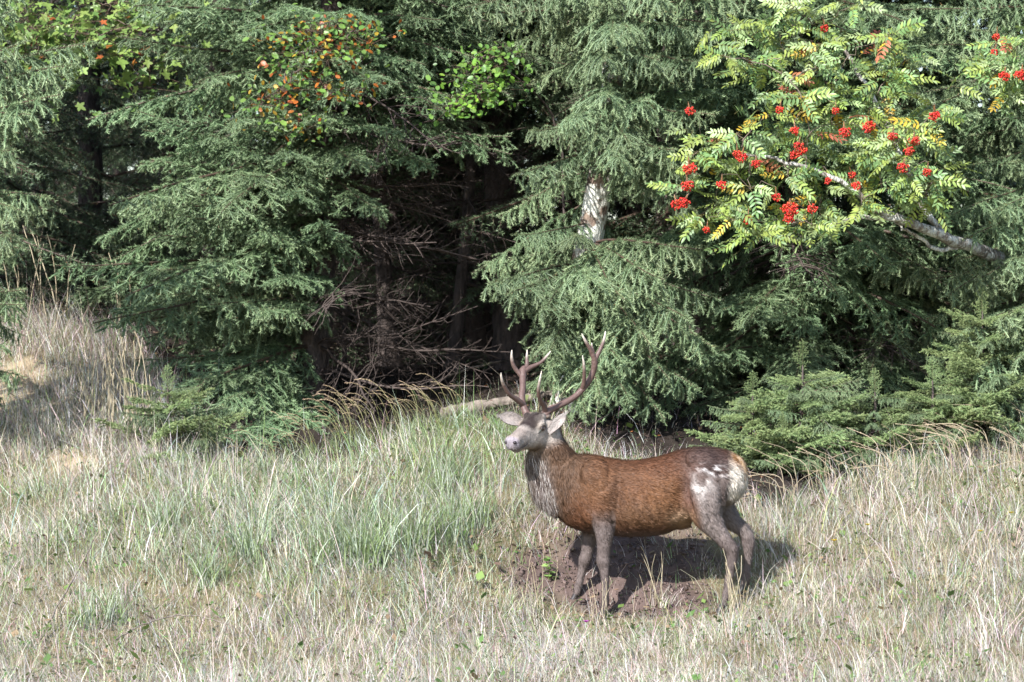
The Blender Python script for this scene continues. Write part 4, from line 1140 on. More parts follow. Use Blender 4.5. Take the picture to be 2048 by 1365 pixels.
    limbs = [([b, P(2070, 650, 29.1), P(2030, 545, 28.8), P(1960, 500, 28.3), P(1900, 480, 28.0), P(1840, 455, 27.8), P(1790, 435, 27.7), P(1750, 420, 27.6)], .07, .026),
             ([P(1890, 478, 27.98), P(1850, 420, 28.1), P(1810, 330, 28.2), P(1770, 240, 28.2), P(1720, 150, 28.2), P(1660, 60, 28.2)], .03, .012),
             ([P(1800, 440, 27.7), P(1720, 435, 27.6), P(1640, 455, 27.6), P(1560, 440, 27.5)], .02, .008),
             ([P(1750, 420, 27.6), P(1690, 370, 27.5), P(1600, 330, 27.4), P(1500, 310, 27.4), P(1420, 300, 27.5)], .024, .008),
             ([P(1810, 330, 28.2), P(1830, 260, 28.0), P(1880, 220, 27.9)], .016, .006),
             ([P(1925, 490, 28.1), P(1880, 500, 28.0), P(1830, 470, 27.9), P(1790, 445, 27.9)], .02, .01)]
    tufts = []
    # lower mass and upper mass of leaves: tuft centres with a little scatter
    low = [(1390, 310), (1380, 370), (1440, 280), (1450, 340), (1430, 410), (1490, 260), (1500, 320), (1510, 380), (1470, 440), (1540, 230), (1560, 290), (1570, 350), (1580, 420), (1540, 450), (1610, 210), (1620, 270), (1630, 330), (1640, 390), (1610, 450), (1680, 200), (1680, 250),
           (1690, 310), (1700, 360), (1720, 410), (1740, 220), (1750, 280), (1760, 330), (1780, 380), (1790, 240), (1800, 300), (1820, 350), (1840, 400), (1850, 260), (1880, 330), (1870, 370), (1890, 230), (1660, 430), (1400, 440), (1500, 470)]
    up = [(1440, 110), (1500, 70), (1510, 130), (1560, 50), (1570, 110), (1560, 160), (1620, 40), (1640, 90), (1630, 150), (1690, 60), (1690, 120), (1740, 90), (1790, 60), (1800, 120), (1660, 180), (1820, 150), (1460, 60), (1590, 20), (1710, 30), (1600, 190), (1770, 150), (1750, 180)]
    for (x, y) in low: tufts.append((x + g.normal(0, 8), y + g.normal(0, 8), 27.35 + g.uniform(-.15, .35), 5))
    for (x, y) in up: tufts.append((x + g.normal(0, 8), y + g.normal(0, 8), 27.45 + g.uniform(-.15, .3), 4))
    BR = [(1378, 338, 0), (1375, 372, 1), (1352, 410, 1), (1368, 406, 1), (1380, 222, 1), (1484, 315, 1), (1475, 308, 2), (1513, 328, 1), (1590, 262, 2), (1598, 293, 1), (1606, 302, 2), (1588, 310, 2), (1690, 265, 1), (1738, 253, 0), (1785, 273, 1), (1828, 282, 0), (1818, 303, 1), (1806, 336, 1), (1855, 345, 2), (1870, 233, 1), (1705, 350, 2), (1712, 372, 2), (1655, 362, 2), (1580, 420, 3), (1577, 438, 1), (1624, 418, 1), (1414, 460, 2), (1442, 370, 2), (1648, 57, 2), (1608, 105, 2), (1786, 102, 1), (1560, 220, 2), (1672, 222, 2), (1495, 440, 2), (1552, 395, 2)]
    rowan('rowan with green and yellowing pinnate leaves and many red berry clusters on a pale limb', b, limbs, tufts, [(x, y, 27.15 if y > 180 else 27.5, k) for x, y, k in BR], 78)
    b2 = P(2230, 800, 28.6); b2[2] = gz(b2[0], b2[1]) - .05
    rowan('small rowan branch of yellowing leaves with two big berry clusters beside the forest trunk', b2, [([b2, P(2210, 500, 28.5), P(2150, 250, 28.3), P(2080, 150, 28.1), P(2010, 110, 28.0)], .04, .008)],
          [(1985, 90, 27.8, 4), (2020, 120, 27.7, 5), (2000, 165, 27.7, 5), (2045, 85, 27.7, 5), (2045, 150, 27.6, 5), (2030, 190, 27.7, 4), (2070, 130, 27.7, 5), (1980, 135, 27.8, 4)], [(2009, 152, 27.5, 0), (2042, 150, 27.45, 0), (1988, 105, 27.7, 2), (1994, 75, 27.8, 2)], 79)

# ------------------------------------------------------------------ broadleaf trees among the spruces
def lobed_leaf(seed, col, size, lobes):
    g = np.random.default_rng(seed)
    n = 20; a = np.linspace(-math.pi, math.pi, n, endpoint=False)
    if lobes:
        r = .5 + .22 * np.cos(a * 5) * np.clip(np.cos(a * .5) + .3, 0, 1) + .12 * np.cos(a)
    else:
        r = .48 + .1 * np.cos(a) + .02 * np.cos(9 * a)
    x = r * np.cos(a) + .5; y = r * np.sin(a) * (.95 if lobes else .68)
    z = .12 * np.abs(y) - .18 * x * x + .02 * g.normal(0, 1, n)
    V = np.concatenate([np.stack([x, y, z], -1), [[.45, 0, -.06]]]) * size
    F = np.array([[i, (i + 1) % n, n] for i in range(n)])
    mb = MB(); mb.add(V, F, np.asarray(col))
    tube(mb, np.array([[-.25, 0, .05], [0, 0, 0], [.3, 0, -.03]]) * size, [.0012] * 3, 3, c=(.16, .1, .04), cap=False)
    return mb.mesh('leaf', M['leaf'])
def broadleaf(name, lab, b, limbs, sprays, meshes, probs, seed, r0, per=12, rad=.17, cap=300):
    gg = np.random.default_rng(seed)
    t = thing(name, lab, 'tree', tuple(b))
    nodes = []
    for i, rows in enumerate(limbs):
        mb = MB(); p = spline(np.array(rows), 18); p += gg.normal(0, .01, p.shape)
        tube(mb, p, np.linspace(r0, r0 * .25, 18) * (1 if i == 0 else .5), 8, noise=.05)
        link('trunk' if i == 0 else 'limb', mb.mesh('limb', M['bark_dark'], True, origin=tuple(b)), t); nodes.append(p[5:])
    nodes = np.concatenate(nodes)
    tw = MB(); cnt = 0; inner = MB(); data = [mesh_np(m_) for m_ in meshes]
    for (px, py, d) in sprays:
        c = P(px, py, d)
        a = nodes[np.argmin(np.linalg.norm(nodes - c, axis=1))]
        n = 7; tt = np.linspace(0, 1, n)[:, None]
        pts = a * (1 - tt) + c * tt + gg.normal(0, .02, (n, 3)) * np.sin(tt * math.pi)
        tube(tw, pts, np.linspace(.008, .002, n), 4, c=(.12, .09, .075), cap=False)
        nodes = np.concatenate([nodes, pts[3:]])
        for k in range(per * 2):              # leaves deeper inside the spray
            q = c + gg.normal(0, 1, 3) * np.array([rad * 1.25, rad, rad * .7]) + np.array([0, rad * .5, 0])
            x = Vector(nrm(gg.normal(0, 1, 3) + np.array([0, -.4, -.3]))); up = Vector(nrm(np.array([-.2, -.6, .9]) + gg.normal(0, .5, 3)))
            y = up.cross(x).normalized(); z = x.cross(y)
            merge_copy(inner, data[gg.choice(len(data), p=probs)], Matrix.Translation(Vector(q)) @ Matrix((x, y, z)).transposed().to_4x4() @ Matrix.Scale(gg.uniform(.5, 1.0), 4), gg.uniform(.7, 1.05))
        for k in range(per):
            q = c + gg.normal(0, 1, 3) * np.array([rad, rad * .8, rad * .45])
            tube(tw, [c + (q - c) * .0, (q + c) / 2 + gg.normal(0, .015, 3), q], [.0022, .0016, .001], 3, c=(.14, .1, .07), cap=False)
            x = Vector(nrm(np.array([gg.normal(0, 1), gg.normal(-.6, .7), gg.normal(-.35, .3)])))
            up = Vector(nrm(np.array([-.2, -.6, .9]) + gg.normal(0, .4, 3)))
            y = up.cross(x).normalized(); z = x.cross(y)
            sc = gg.uniform(.65, 1.2)
            if cnt < cap:
                o = link('leaf', meshes[gg.choice(len(meshes), p=probs)], t)
                o.matrix_basis = Matrix.Translation(Vector(q) - t.location) @ Matrix((x, y, z)).transposed().to_4x4() @ Matrix.Scale(sc, 4)
                cnt += 1
    tag(link('foliage', inner.mesh('foliage', M['leaf'], origin=tuple(b)), t), kind='stuff')
    tag(link('twig_tangle', tw.mesh('twig_tangle', M['twig'], True, origin=tuple(b)), t), kind='stuff')
    return t
if 'broadleaf' in SECTIONS:
    g = np.random.default_rng(88)
    mg = [lobed_leaf(400, (.19, .29, .07), .085, True), lobed_leaf(401, (.25, .34, .09), .09, True), lobed_leaf(402, (.13, .22, .06), .075, True), lobed_leaf(403, (.36, .12, .03), .07, True)]
    b = P(-60, 600, 34.5); b[2] = gz(b[0], b[1]) - .1
    sp = [(g.uniform(-10, 335), g.uniform(-10, 95), 31.3 + g.uniform(-.4, .6)) for _ in range(20)] + [(20, 110, 31.1), (90, 120, 31.2), (240, 110, 31.3), (300, 130, 31.4), (260, 170, 31.4), (60, 60, 31.0), (10, 180, 31.5)]
    broadleaf('maple_tree', 'maple with bright yellow-green leaves among dark spruces above the grass bank', b, [[b, P(-50, 400, 34.2), P(-20, 200, 33.4), P(60, 70, 32.4), P(150, -60, 31.6)], [P(-20, 200, 33.4), P(20, 120, 32.2), P(0, 60, 31.4)], [P(60, 70, 32.4), P(180, 70, 31.8), P(320, 60, 31.4)]],
              sp, mg, [.4, .36, .2, .04], 89, .05, per=12, rad=.26)
    mb_ = [lobed_leaf(410, (.12, .23, .05), .056, False), lobed_leaf(411, (.17, .3, .06), .06, False), lobed_leaf(412, (.36, .11, .02), .052, False), lobed_leaf(413, (.38, .26, .03), .05, False)]
    b = P(690, 700, 32.2); b[2] = gz(b[0], b[1]) - .1
    broadleaf('beech_sapling', 'beech sapling with green and orange autumn leaves in front of the wide spruce', b, [[b, P(690, 450, 32), P(680, 250, 31.4), P(660, 130, 30.4), P(640, 40, 29.2)], [P(670, 190, 31.0), P(640, 160, 29.8), P(570, 170, 28.9)], [P(655, 130, 30.3), P(680, 110, 29.4), P(690, 100, 28.8)]],
              [(600, 75, 28.6), (615, 60, 28.5), (640, 50, 28.5), (675, 55, 28.5), (700, 70, 28.5), (690, 95, 28.5), (630, 100, 28.5), (605, 105, 28.5), (600, 140, 28.5), (655, 120, 28.6), (560, 180, 28.5), (530, 195, 28.5), (520, 210, 28.5), (640, 170, 28.6), (660, 190, 28.6), (590, 230, 28.6), (610, 260, 28.7), (560, 130, 28.7), (720, 60, 28.6), (740, 90, 28.7), (570, 80, 28.6), (700, 180, 28.7)], mb_, [.36, .26, .2, .18], 91, .022, per=13, rad=.12, cap=300)
    b = P(1125, 700, 30.6); b[2] = gz(b[0], b[1]) - .1
    broadleaf('beech_sapling', 'thin sapling with a bright green leafy sprig over the dark hollow', b, [[b, P(1130, 450, 30.5), P(1110, 250, 30.3), P(1040, 160, 29.9), P(960, 120, 29.4)]],
              [(960, 130, 29.0), (985, 140, 29.0), (970, 165, 29.0), (945, 190, 29.0), (915, 195, 29.0), (905, 210, 29.0), (1000, 180, 29.1), (960, 200, 29.0), (930, 150, 29.1), (980, 100, 29.1), (1010, 130, 29.2)], mb_[:2] + [lobed_leaf(415, (.2, .36, .05), .065, False)], [.35, .35, .3], 92, .014, per=13, rad=.11, cap=200)

# ------------------------------------------------------------------ meadow grass
STRAW = np.array([.66, .59, .5]); PINK = np.array([.5, .42, .4]); GRN = np.array([.18, .24, .1]); PALE = np.array([.38, .44, .33]); BRN = np.array([.21, .155, .125]); YGR = np.array([.32, .34, .13])
PAL = np.array([STRAW, PINK, GRN, PALE, BRN, YGR])
def blades(pos, h, lean_az, lean, width, col, g, curl=1.0, name='grass', seg=3, tilt=0.0):
    """each blade a tapering bent ribbon: returns vertices, triangles, colours"""
    n = len(pos)
    d = np.stack([np.cos(lean_az), np.sin(lean_az), np.zeros(n)], -1)
    face = g.uniform(0, math.pi, n)
    side = np.stack([np.cos(face), np.sin(face), np.zeros(n)], -1) * (width / 2)[:, None]
    V = []
    p = pos.copy(); a = lean * .35 + tilt
    for k in range(seg):
        w = side * (1 - .28 * k)
        V += [p - w, p + w]
        p = p + (d * np.sin(a)[:, None] + np.array([0, 0, 1.0]) * np.cos(a)[:, None]) * (h / seg)[:, None]
        a = a + lean * .65 * curl * (k + 1) / seg * 1.3
    V.append(p)
    m = 2 * seg + 1
    V = np.stack(V, 1).reshape(-1, 3)
    f = []
    for k in range(seg - 1):
        i = 2 * k
        f += [(i, i + 1, i + 3), (i, i + 3, i + 2)]
    f.append((2 * seg - 2, 2 * seg - 1, 2 * seg))
    F = (np.arange(n)[:, None, None] * m + np.array(f)[None]).reshape(-1, 3)
    C = np.repeat(col, m, axis=0)
    return V, F, C
def zones(px, py, x, y):
    """weights of the palette, mean height and density for ground points"""
    n = len(px)
    W = np.zeros((n, 6)); H = np.zeros(n); D = np.ones(n)
    def put(m, w, h, d):
        nonlocal W, H, D
        m = np.clip(m, 0, 1)
        W = W * (1 - m[:, None]) + np.array(w)[None] * m[:, None]; H = H * (1 - m) + h * m; D = D * (1 - m) + d * m
    one = np.ones(n)
    put(one, [.37, .3, .12, .06, .1, .05], .17, 1)
    left = np.clip((1050 - px) / 250, 0, 1) * np.clip((1260 - py + .1 * (px - 500)) / 120, 0, 1)
    put(left * .9, [.28, .18, .22, .2, .06, .06], .22, 1)
    tall = np.exp(-((px - 760) / 280) ** 2 - ((py - 1080) / 80) ** 2)
    put(tall * .9, [.12, .04, .34, .42, .02, .06], .36, .95)
    mound = np.exp(-((px - 820) / 230) ** 2 - ((py - 930) / 75) ** 2) + np.exp(-((px - 980) / 90) ** 2 - ((py - 880) / 60) ** 2)
    put(mound * 1.2, [.14, .08, .46, .14, .06, .12], .22, 1)
    bank = np.clip((430 - px) / 120, 0, 1) * np.clip((985 - py) / 40, 0, 1)
    put(bank, [.52, .22, .1, .03, .09, .04], .28, .9)
    top = np.clip((330 - px) / 60, 0, 1) * np.exp(-((py - 690) / 45) ** 2)
    put(top * .8, [.3, .28, .12, .02, .26, .02], .32, 1)
    right = np.clip((px - 1480) / 120, 0, 1) * np.clip((1130 - py) / 80, 0, 1)
    put(right * .8, [.4, .22, .2, .06, .06, .06], .24, 1)
    nz = vnoise(np.stack([x, y], -1), 1.6, 21)
    W[:, 2] = np.clip(W[:, 2] * (1 + 1.2 * nz), .02, None); W[:, 0] = np.clip(W[:, 0] * (1 - .5 * nz), .02, None)
    H = H * (1 + .45 * vnoise(np.stack([x, y], -1), 2.4, 22))
    return W / W.sum(1, keepdims=True), H, D
if 'grass' in SECTIONS:
    g = np.random.default_rng(99)
    n0 = 410000
    y = 21.6 + (31.6 - 21.6) * g.random(n0) ** 1.05
    x = g.uniform(-1, 1, n0) * (1220 * K * y)
    z = ground_z(x, y)
    px = 1024 + x / (K * y); py = 682.5 - z / (K * y)
    W, H, D = zones(px, py, x, y)
    keep = D * (1 - .88 * soil_mask(x, y)) * (1 - .3 * sand_mask(x, y)) * (1 - .96 * forest_mask(x, y))
    keep *= np.clip(.8 + .5 * vnoise(np.stack([x, y], -1), 3.5, 23), .35, 1)
    k = (g.random(n0) < keep) & (py < 1480)
    x, y, z, W, H, px, py = x[k], y[k], z[k], W[k], H[k], px[k], py[k]; n = len(x)
    ci = (W.cumsum(1) > g.random(n)[:, None]).argmax(1)
    col = PAL[ci] * np.exp(g.normal(-.06, .36, (n, 1))) * (1 + .1 * g.normal(0, 1, (n, 3)))
    clump = vnoise(np.stack([x, y], -1), 4, 24)
    az = math.pi + 1.6 * clump * math.pi + g.normal(0, 1.2, n)
    h = H * .62 * np.exp(g.normal(0, .42, n)); front = np.exp(-((px - 1270) / 190) ** 2 - ((py - 1215) / 60) ** 2); h = h * (1 - .3 * front)
    h = h * (1 - .45 * sand_mask(x, y))
    h = np.clip(h * np.where(g.random(n) < .05, 1.9, 1), .03, .6)
    lean = np.clip(g.normal(1.05, .5, n), .05, 2.2) * np.where(ci == 0, .85, 1)
    wid = np.where(np.isin(ci, (2, 3)), .0046, .003) * g.uniform(.7, 1.3, n) * np.clip(h / .2, .8, 1.5)
    V, F, C = blades(np.stack([x, y, z - .01], -1), h, az, lean, wid, np.clip(col, .01, .9), g, tilt=np.where(g.random(n) < .28, g.uniform(.3, 1.05, n), 0))
    o = link('grass', mesh_arrays('grass', V, F, M['grass'], C))
    tag(o, 'dense meadow grass, part straw dry and part green, covering the slope', 'grass', kind='stuff')
    # low herb leaves
    n1 = 26000
    y = 21.8 + 7.5 * g.random(n1); x = g.uniform(-1, 1, n1) * (1080 * K * y); z = ground_z(x, y)
    k = g.random(n1) < (1 - .8 * soil_mask(x, y)) * (1 - .8 * sand_mask(x, y)) * (1 - .8 * forest_mask(x, y)) * np.clip(.5 + vnoise(np.stack([x, y], -1), 1.8, 25), .1, 1)
    x, y, z = x[k], y[k], z[k]; n1 = len(x)
    c = np.stack([x, y, z + g.uniform(.0, .1, n1)], -1)
    a = g.uniform(0, 2 * math.pi, n1); el = g.uniform(-.2, .8, n1)
    d = np.stack([np.cos(a) * np.cos(el), np.sin(a) * np.cos(el), np.sin(el)], -1); s = np.stack([-np.sin(a), np.cos(a), g.uniform(-.3, .3, n1)], -1)
    L_ = g.uniform(.018, .05, (n1, 1)) * np.where(g.random((n1, 1)) < .08, 2.0, 1); w = L_ * g.uniform(.18, .4, (n1, 1))
    V = np.stack([c, c + d * L_ * .5 - s * w, c + d * L_, c + d * L_ * .5 + s * w], 1).reshape(-1, 3)
    F = np.concatenate([np.arange(n1)[:, None] * 4 + np.array([[0, 1, 2]]), np.arange(n1)[:, None] * 4 + np.array([[0, 2, 3]])])
    hc = np.array([[.1, .18, .05], [.17, .25, .07], [.2, .13, .1], [.28, .2, .12]])[g.choice(4, n1, p=[.45, .25, .15, .15])] * g.uniform(.7, 1.25, (n1, 1))
    o = link('meadow_herbs', mesh_arrays('meadow_herbs', V, F, M['grass'], np.repeat(hc, 4, 0)))
    tag(o, 'small low herb leaves scattered through the meadow grass', 'herbs', kind='stuff')
    # fallen leaves and crumbs on the bare soil and the forest floor
    n2 = 16000
    y = 24.6 + 8 * g.random(n2); x = g.uniform(-1, 1, n2) * (1050 * K * y); z = ground_z(x, y)
    k = g.random(n2) < np.maximum(.55 * soil_mask(x, y), .8 * forest_mask(x, y))
    x, y, z = x[k], y[k], z[k]; n2 = len(x)
    c = np.stack([x, y, z + .004], -1); a = g.uniform(0, 6.3, n2)
    d = np.stack([np.cos(a), np.sin(a), g.uniform(-.1, .6, n2)], -1); s = np.stack([-np.sin(a), np.cos(a), g.uniform(-.4, .4, n2)], -1)
    L_ = g.uniform(.012, .045, (n2, 1)); w = L_ * g.uniform(.1, .4, (n2, 1))
    V = np.stack([c, c + d * L_ * .5 - s * w, c + d * L_, c + d * L_ * .5 + s * w], 1).reshape(-1, 3)
    F = np.concatenate([np.arange(n2)[:, None] * 4 + np.array([[0, 1, 2]]), np.arange(n2)[:, None] * 4 + np.array([[0, 2, 3]])])
    hc = np.array([[.1, .07, .055], [.2, .13, .09], [.3, .2, .12], [.36, .14, .05], [.05, .04, .035]])[g.choice(5, n2, p=[.35, .25, .12, .05, .23])] * g.uniform(.7, 1.25, (n2, 1))
    o = link('leaf_litter', mesh_arrays('leaf_litter', V, F, M['litter'], np.repeat(hc, 4, 0)))
    tag(o, 'brown leaf litter and crumbs on bare soil and under the spruces', 'litter', kind='stuff')
    # crumbs of earth on the soil
    n3 = 9000
    x = SOIL_C[0] + g.uniform(-1.3, 1.3, n3); y = SOIL_C[1] + g.uniform(-1.0, 1.0, n3)
    k = g.random(n3) < soil_mask(x, y); x, y = x[k], y[k]; z = ground_z(x, y); n3 = len(x)
    r = .004 + .012 * g.random(n3) ** 3
    tet = np.array([(1, 1, 1), (1, -1, -1), (-1, 1, -1), (-1, -1, 1)]) * .8
    V = (np.stack([x, y, z + r * .3], -1)[:, None, :] + (tet[None] + g.normal(0, .35, (n3, 4, 3))) * r[:, None, None]).reshape(-1, 3)
    F = (np.arange(n3)[:, None, None] * 4 + np.array([(0, 1, 2), (0, 3, 1), (0, 2, 3), (1, 3, 2)])[None]).reshape(-1, 3)
    hc = np.array([.11, .08, .07]) * g.uniform(.6, 1.6, (n3, 1))
    o = link('soil_crumbs', mesh_arrays('soil_crumbs', V, F, M['litter'], np.repeat(hc, 4, 0)))
    tag(o, 'loose crumbs of earth strewn on the bare trampled soil', 'soil', kind='stuff')

# ------------------------------------------------------------------ tall stalks, sticks, stones, flowers
def stalk_mesh(seed, kind):
    """one grass culm; 'arch' bends over with a feathery head, 'straw' is stiff and dry, 'bent' is broken over"""
    g = np.random.default_rng(seed)
    mb = MB()
    n = 12; L_ = 1.0
    a = {'arch': .12, 'straw': .05, 'bent': .1}[kind]
    end = {'arch': g.uniform(1.35, 1.9), 'straw': g.uniform(.1, .35), 'bent': g.uniform(1.1, 1.7)}[kind]
    p = np.zeros(3); pts = [p.copy()]
    for i in range(n):
        t = (i + 1) / n
        an = a + (end - a) * (t ** 2.6 if kind != 'bent' else (1 / (1 + math.exp(-(t - .55) * 16))))
        p = p + np.array([-math.sin(an), .1 * g.normal(), math.cos(an)]) * L_ / n
        pts.append(p.copy())
    pts = np.array(pts)
    col = {'arch': (.5, .4, .24), 'straw': (.62, .53, .36), 'bent': (.56, .46, .32)}[kind]
    gr = np.array([.2, .27, .08]) if kind == 'arch' else np.array(col) * .85
    cols = np.linspace(0, 1, n + 1)[:, None] * (np.array(col) - gr) + gr
    rk = {'arch': 1.5, 'straw': 2.0, 'bent': 1.9}[kind]
    tube(mb, pts, np.linspace(.0032, .0017, n + 1) * rk, 4, cols=cols, cap=False)
    if kind != 'straw' or g.random() < .5:
        hc = np.array([.55, .4, .29]) if kind == 'arch' else np.array([.52, .4, .27])
        for k in range(46 if kind == 'arch' else 26):
            t = g.uniform(.76, 1.0); q = t * n; i = min(int(q), n - 1)
            c = pts[i] * (1 - q + i) + pts[i + 1] * (q - i); ax = nrm(pts[i + 1] - pts[i])
            d = nrm(ax + g.normal(0, .35, 3)); s = nrm(np.cross(d, g.normal(0, 1, 3))) * .0032; l_ = g.uniform(.014, .03)
            mb.add([c, c + d * l_ * .5 - s, c + d * l_, c + d * l_ * .5 + s], [(0, 1, 2, 3)], hc * g.uniform(.7, 1.25))
    return mb.mesh(kind + '_stalk', M['grass'])
def leaf_tuft_mesh(seed, pal, h, n=70):
    g = np.random.default_rng(seed)
    pos = np.concatenate([g.normal(0, .045, (n, 2)), np.zeros((n, 1)) - .02], 1)
    col = np.array(pal)[g.integers(0, len(pal), n)] * g.uniform(.7, 1.2, (n, 1))
    V, F, C = blades(pos, h * g.uniform(.5, 1.15, n), g.uniform(0, 6.3, n), np.clip(g.normal(.7, .3, n), .1, 1.4), g.uniform(.004, .0085, n), col, g, seg=4)
    return mesh_arrays('blade_tuft', V, F, M['grass'], C)
if 'small' in SECTIONS:
    g = np.random.default_rng(111)
    ST = {k: [stalk_mesh(500 + 10 * i + j, k) for j in range(5)] for i, k in enumerate(('arch', 'straw', 'bent'))}
    TG = [leaf_tuft_mesh(540 + i, [GRN, PALE, GRN * 1.2], .34) for i in range(3)]
    TD = [leaf_tuft_mesh(550 + i, [STRAW, PINK, STRAW, GRN], .26) for i in range(3)]
    def clump(px, py, kind, n, h, lab, green=True, spread=.1, az=0.0, daz=.5, grp=None):
        c = hit(px, py)
        t = thing('grass_clump', lab, 'grass', tuple(c), grp)
        o = link('blade_tuft', (TG if green else TD)[g.integers(3)], t); o['kind'] = 'stuff'
        o.scale = (.9, .9, g.uniform(.6, .85)); o.rotation_euler = (0, 0, g.uniform(0, 6))
        for k in range(n):
            s = link('stalk', ST[kind][g.integers(5)], t)
            q = c[:2] + g.normal(0, spread, 2)
            s.location = (q[0] - c[0], q[1] - c[1], gz(*q) - c[2] - .015)
            L_ = h * g.uniform(.65, 1.15)
            s.scale = (L_, L_, L_) if kind != 'straw' else (L_, L_, L_)
            s.rotation_euler = (g.normal(0, .1), g.normal(-.06, .1), az + g.normal(0, daz))
    # arching seed heads on the mound, in front of the hollow
    A_ = [(560, 935, 9, 0.42, 'at the dark edge under the wide spruce'), (610, 920, 10, 0.48, 'beside the hollow where the mound begins'), (665, 905, 10, 0.51, 'before the black mouth of the hollow'), (720, 890, 12, 0.56, 'with the thickest seed heads before the hollow'), (775, 878, 12, 0.56, 'on the crest of the mound'),
          (830, 868, 11, 0.54, 'with a broad green blade on the crest'), (880, 858, 9, 0.48, 'on the mound towards the antlers'), (930, 850, 7, 0.42, 'next to the fallen log'), (520, 950, 8, 0.34, 'low beside the young spruce')]
    for px, py, n, h, w in A_:
        clump(px, py, 'arch', n, h, 'grass clump with arching seed heads ' + w, True, .11)
    # dry straw stalks
    S_ = [(60, 640, 6, 1.0, 'tall upright straw stalks in front of the left boughs'), (95, 655, 5, .95, 'tall straw stalks on top of the bank'), (30, 665, 4, .8, 'straw stalks standing at the bank edge'), (255, 680, 4, .75, 'thin straw stalks beside the wide spruce'),
          (230, 870, 12, .7, 'pale straw stalks leaning on the bank slope'), (260, 880, 13, .75, 'bright straw stalks fanning out by the spruce foot'), (205, 850, 9, .6, 'straw stalks below the bank thatch'), (150, 860, 8, .5, 'straw stalks beside the sandy patch'), (300, 900, 9, .6, 'straw stalks in front of the young spruce'),
          (1490, 1250, 15, .45, 'whitish dry stalk tuft in front of the hind hooves'), (1065, 1225, 10, .36, 'short whitish straw tuft before the chest'), (1900, 1200, 8, .5, 'pale straw tuft on the right slope'), (1990, 1180, 8, .45, 'straw tuft on the right slope below the young spruce'), (1330, 1215, 8, .36, 'thin straw tuft under the belly'), (1210, 1255, 9, .32, 'short straw tuft hiding the front hooves')]
    for px, py, n, h, lab in S_:
        clump(px, py, 'straw', n, h, lab, False, .07, daz=1.5)
    B_ = [(1600, 1010, 10, .5, 'behind the rump'), (1660, 985, 11, .55, 'before the low young spruce'), (1720, 990, 11, .55, 'beside the low young spruce'), (1790, 985, 10, .5, 'at the grass edge'), (1850, 960, 11, .58, 'before the light green spruce'), (1910, 945, 12, .6, 'under the right boughs'), (1965, 925, 11, .6, 'on the bank top'), (2020, 905, 10, .6, 'beside the bushy spruce'), (1540, 1040, 8, .42, 'beside the hind legs'), (2040, 960, 9, .5, 'low on the bank')]
    for px, py, n, h, w in B_:
        clump(px, py, 'bent', n, h, 'clump of dry grass with bent pale stalks ' + w, False, .12, az=.3, daz=.9)
    # broad-bladed green tufts
    for px, py, s, w in ((870, 1000, 1.3, 'on the mound slope'), (900, 960, 1.2, 'near the throat mane'), (1000, 880, 1.1, 'below the far ear'), (480, 1120, 1.3, 'in the meadow hollow'), (410, 1170, 1.2, 'beside the dark gap in the meadow'), (740, 1130, 1.5, 'in the tall pale grass'), (820, 1110, 1.6, 'tallest in the pale grass'), (900, 1090, 1.4, 'left of the bare soil'), (650, 1120, 1.4, 'amid the meadow'), (350, 1060, 1.3, 'under the bank foot'), (190, 1250, 1.2, 'beside the long fallen stick'), (960, 1050, 1.3, 'at the bare soil edge')):
        c = hit(px, py)
        t = thing('grass_tuft', 'tuft of broad green blades ' + w, 'grass', tuple(c))
        for q in range(2):
            o = link('blade_tuft', TG[g.integers(3)], t); o['kind'] = 'stuff'
            o.location = (g.normal(0, .07), g.normal(0, .05), 0); o.scale = (s * 1.1, s * 1.1, s); o.rotation_euler = (0, 0, g.uniform(0, 6))
    # fallen log and sticks
    def stick(name, lab, cat, rows, r0, r1, mat, n=9, nz=.1):
        p = spline(np.array(rows), 20)
        mb = MB(); p += g.normal(0, .004, p.shape)
        tube(mb, p, np.linspace(r0, r1, 20), n, noise=nz, c=(.2, .16, .13))
        o = link(name, mb.mesh(name, mat, True, origin=tuple(p[0])))
        o.location = tuple(p[0]); tag(o, lab, cat)
        return o
    def gp(px, py, dz): q = hit(px, py); return q + [0, 0, dz]
    stick('fallen_log', 'weathered fallen log lying on the mound behind the far antler', 'log', [gp(890, 835, .03), gp(960, 822, .04), gp(1040, 812, .04), gp(1120, 800, .05)], .05, .035, M['wood'])
    stick('fallen_branch', 'thin grey fallen branch lying across the hollow floor', 'branch', [gp(860, 775, .03), gp(930, 765, .1), gp(1000, 752, .12), gp(1060, 735, .1)], .014, .006, M['wood'], 6)
    stick('fallen_stick', 'long thin brown stick leaning in the meadow grass', 'stick', [gp(80, 1290, .03), gp(110, 1260, .12), gp(160, 1230, .3), gp(195, 1215, .5)], .008, .004, M['wood'], 5)
    stick('fallen_stick', 'dark short stick poking out of the meadow grass', 'stick', [gp(570, 1245, .0), gp(566, 1242, .06), gp(560, 1240, .12)], .009, .004, M['wood'], 5)
    stick('fallen_branch', 'pale bowed dead stem lying in the front meadow', 'branch', [gp(230, 1300, .05), gp(300, 1285, .13), gp(380, 1280, .15), gp(470, 1285, .1)], .006, .004, M['wood'], 5)
    stick('fallen_branch', 'dark fallen bough leaning under the shaded spruce', 'branch', [gp(1545, 895, .02), gp(1580, 890, .08), gp(1650, 880, .2), gp(1720, 872, .32)], .022, .01, M['wood'], 6)
    stick('fallen_stick', 'curved dark root standing in the shadow under the belly', 'root', [gp(1290, 1095, .0), gp(1291, 1094, .05), gp(1296, 1093, .085), gp(1306, 1092, .1)], .008, .004, M['wood'], 5)
    # stones and clods on the soil
    ph = (1 + 5 ** .5) / 2
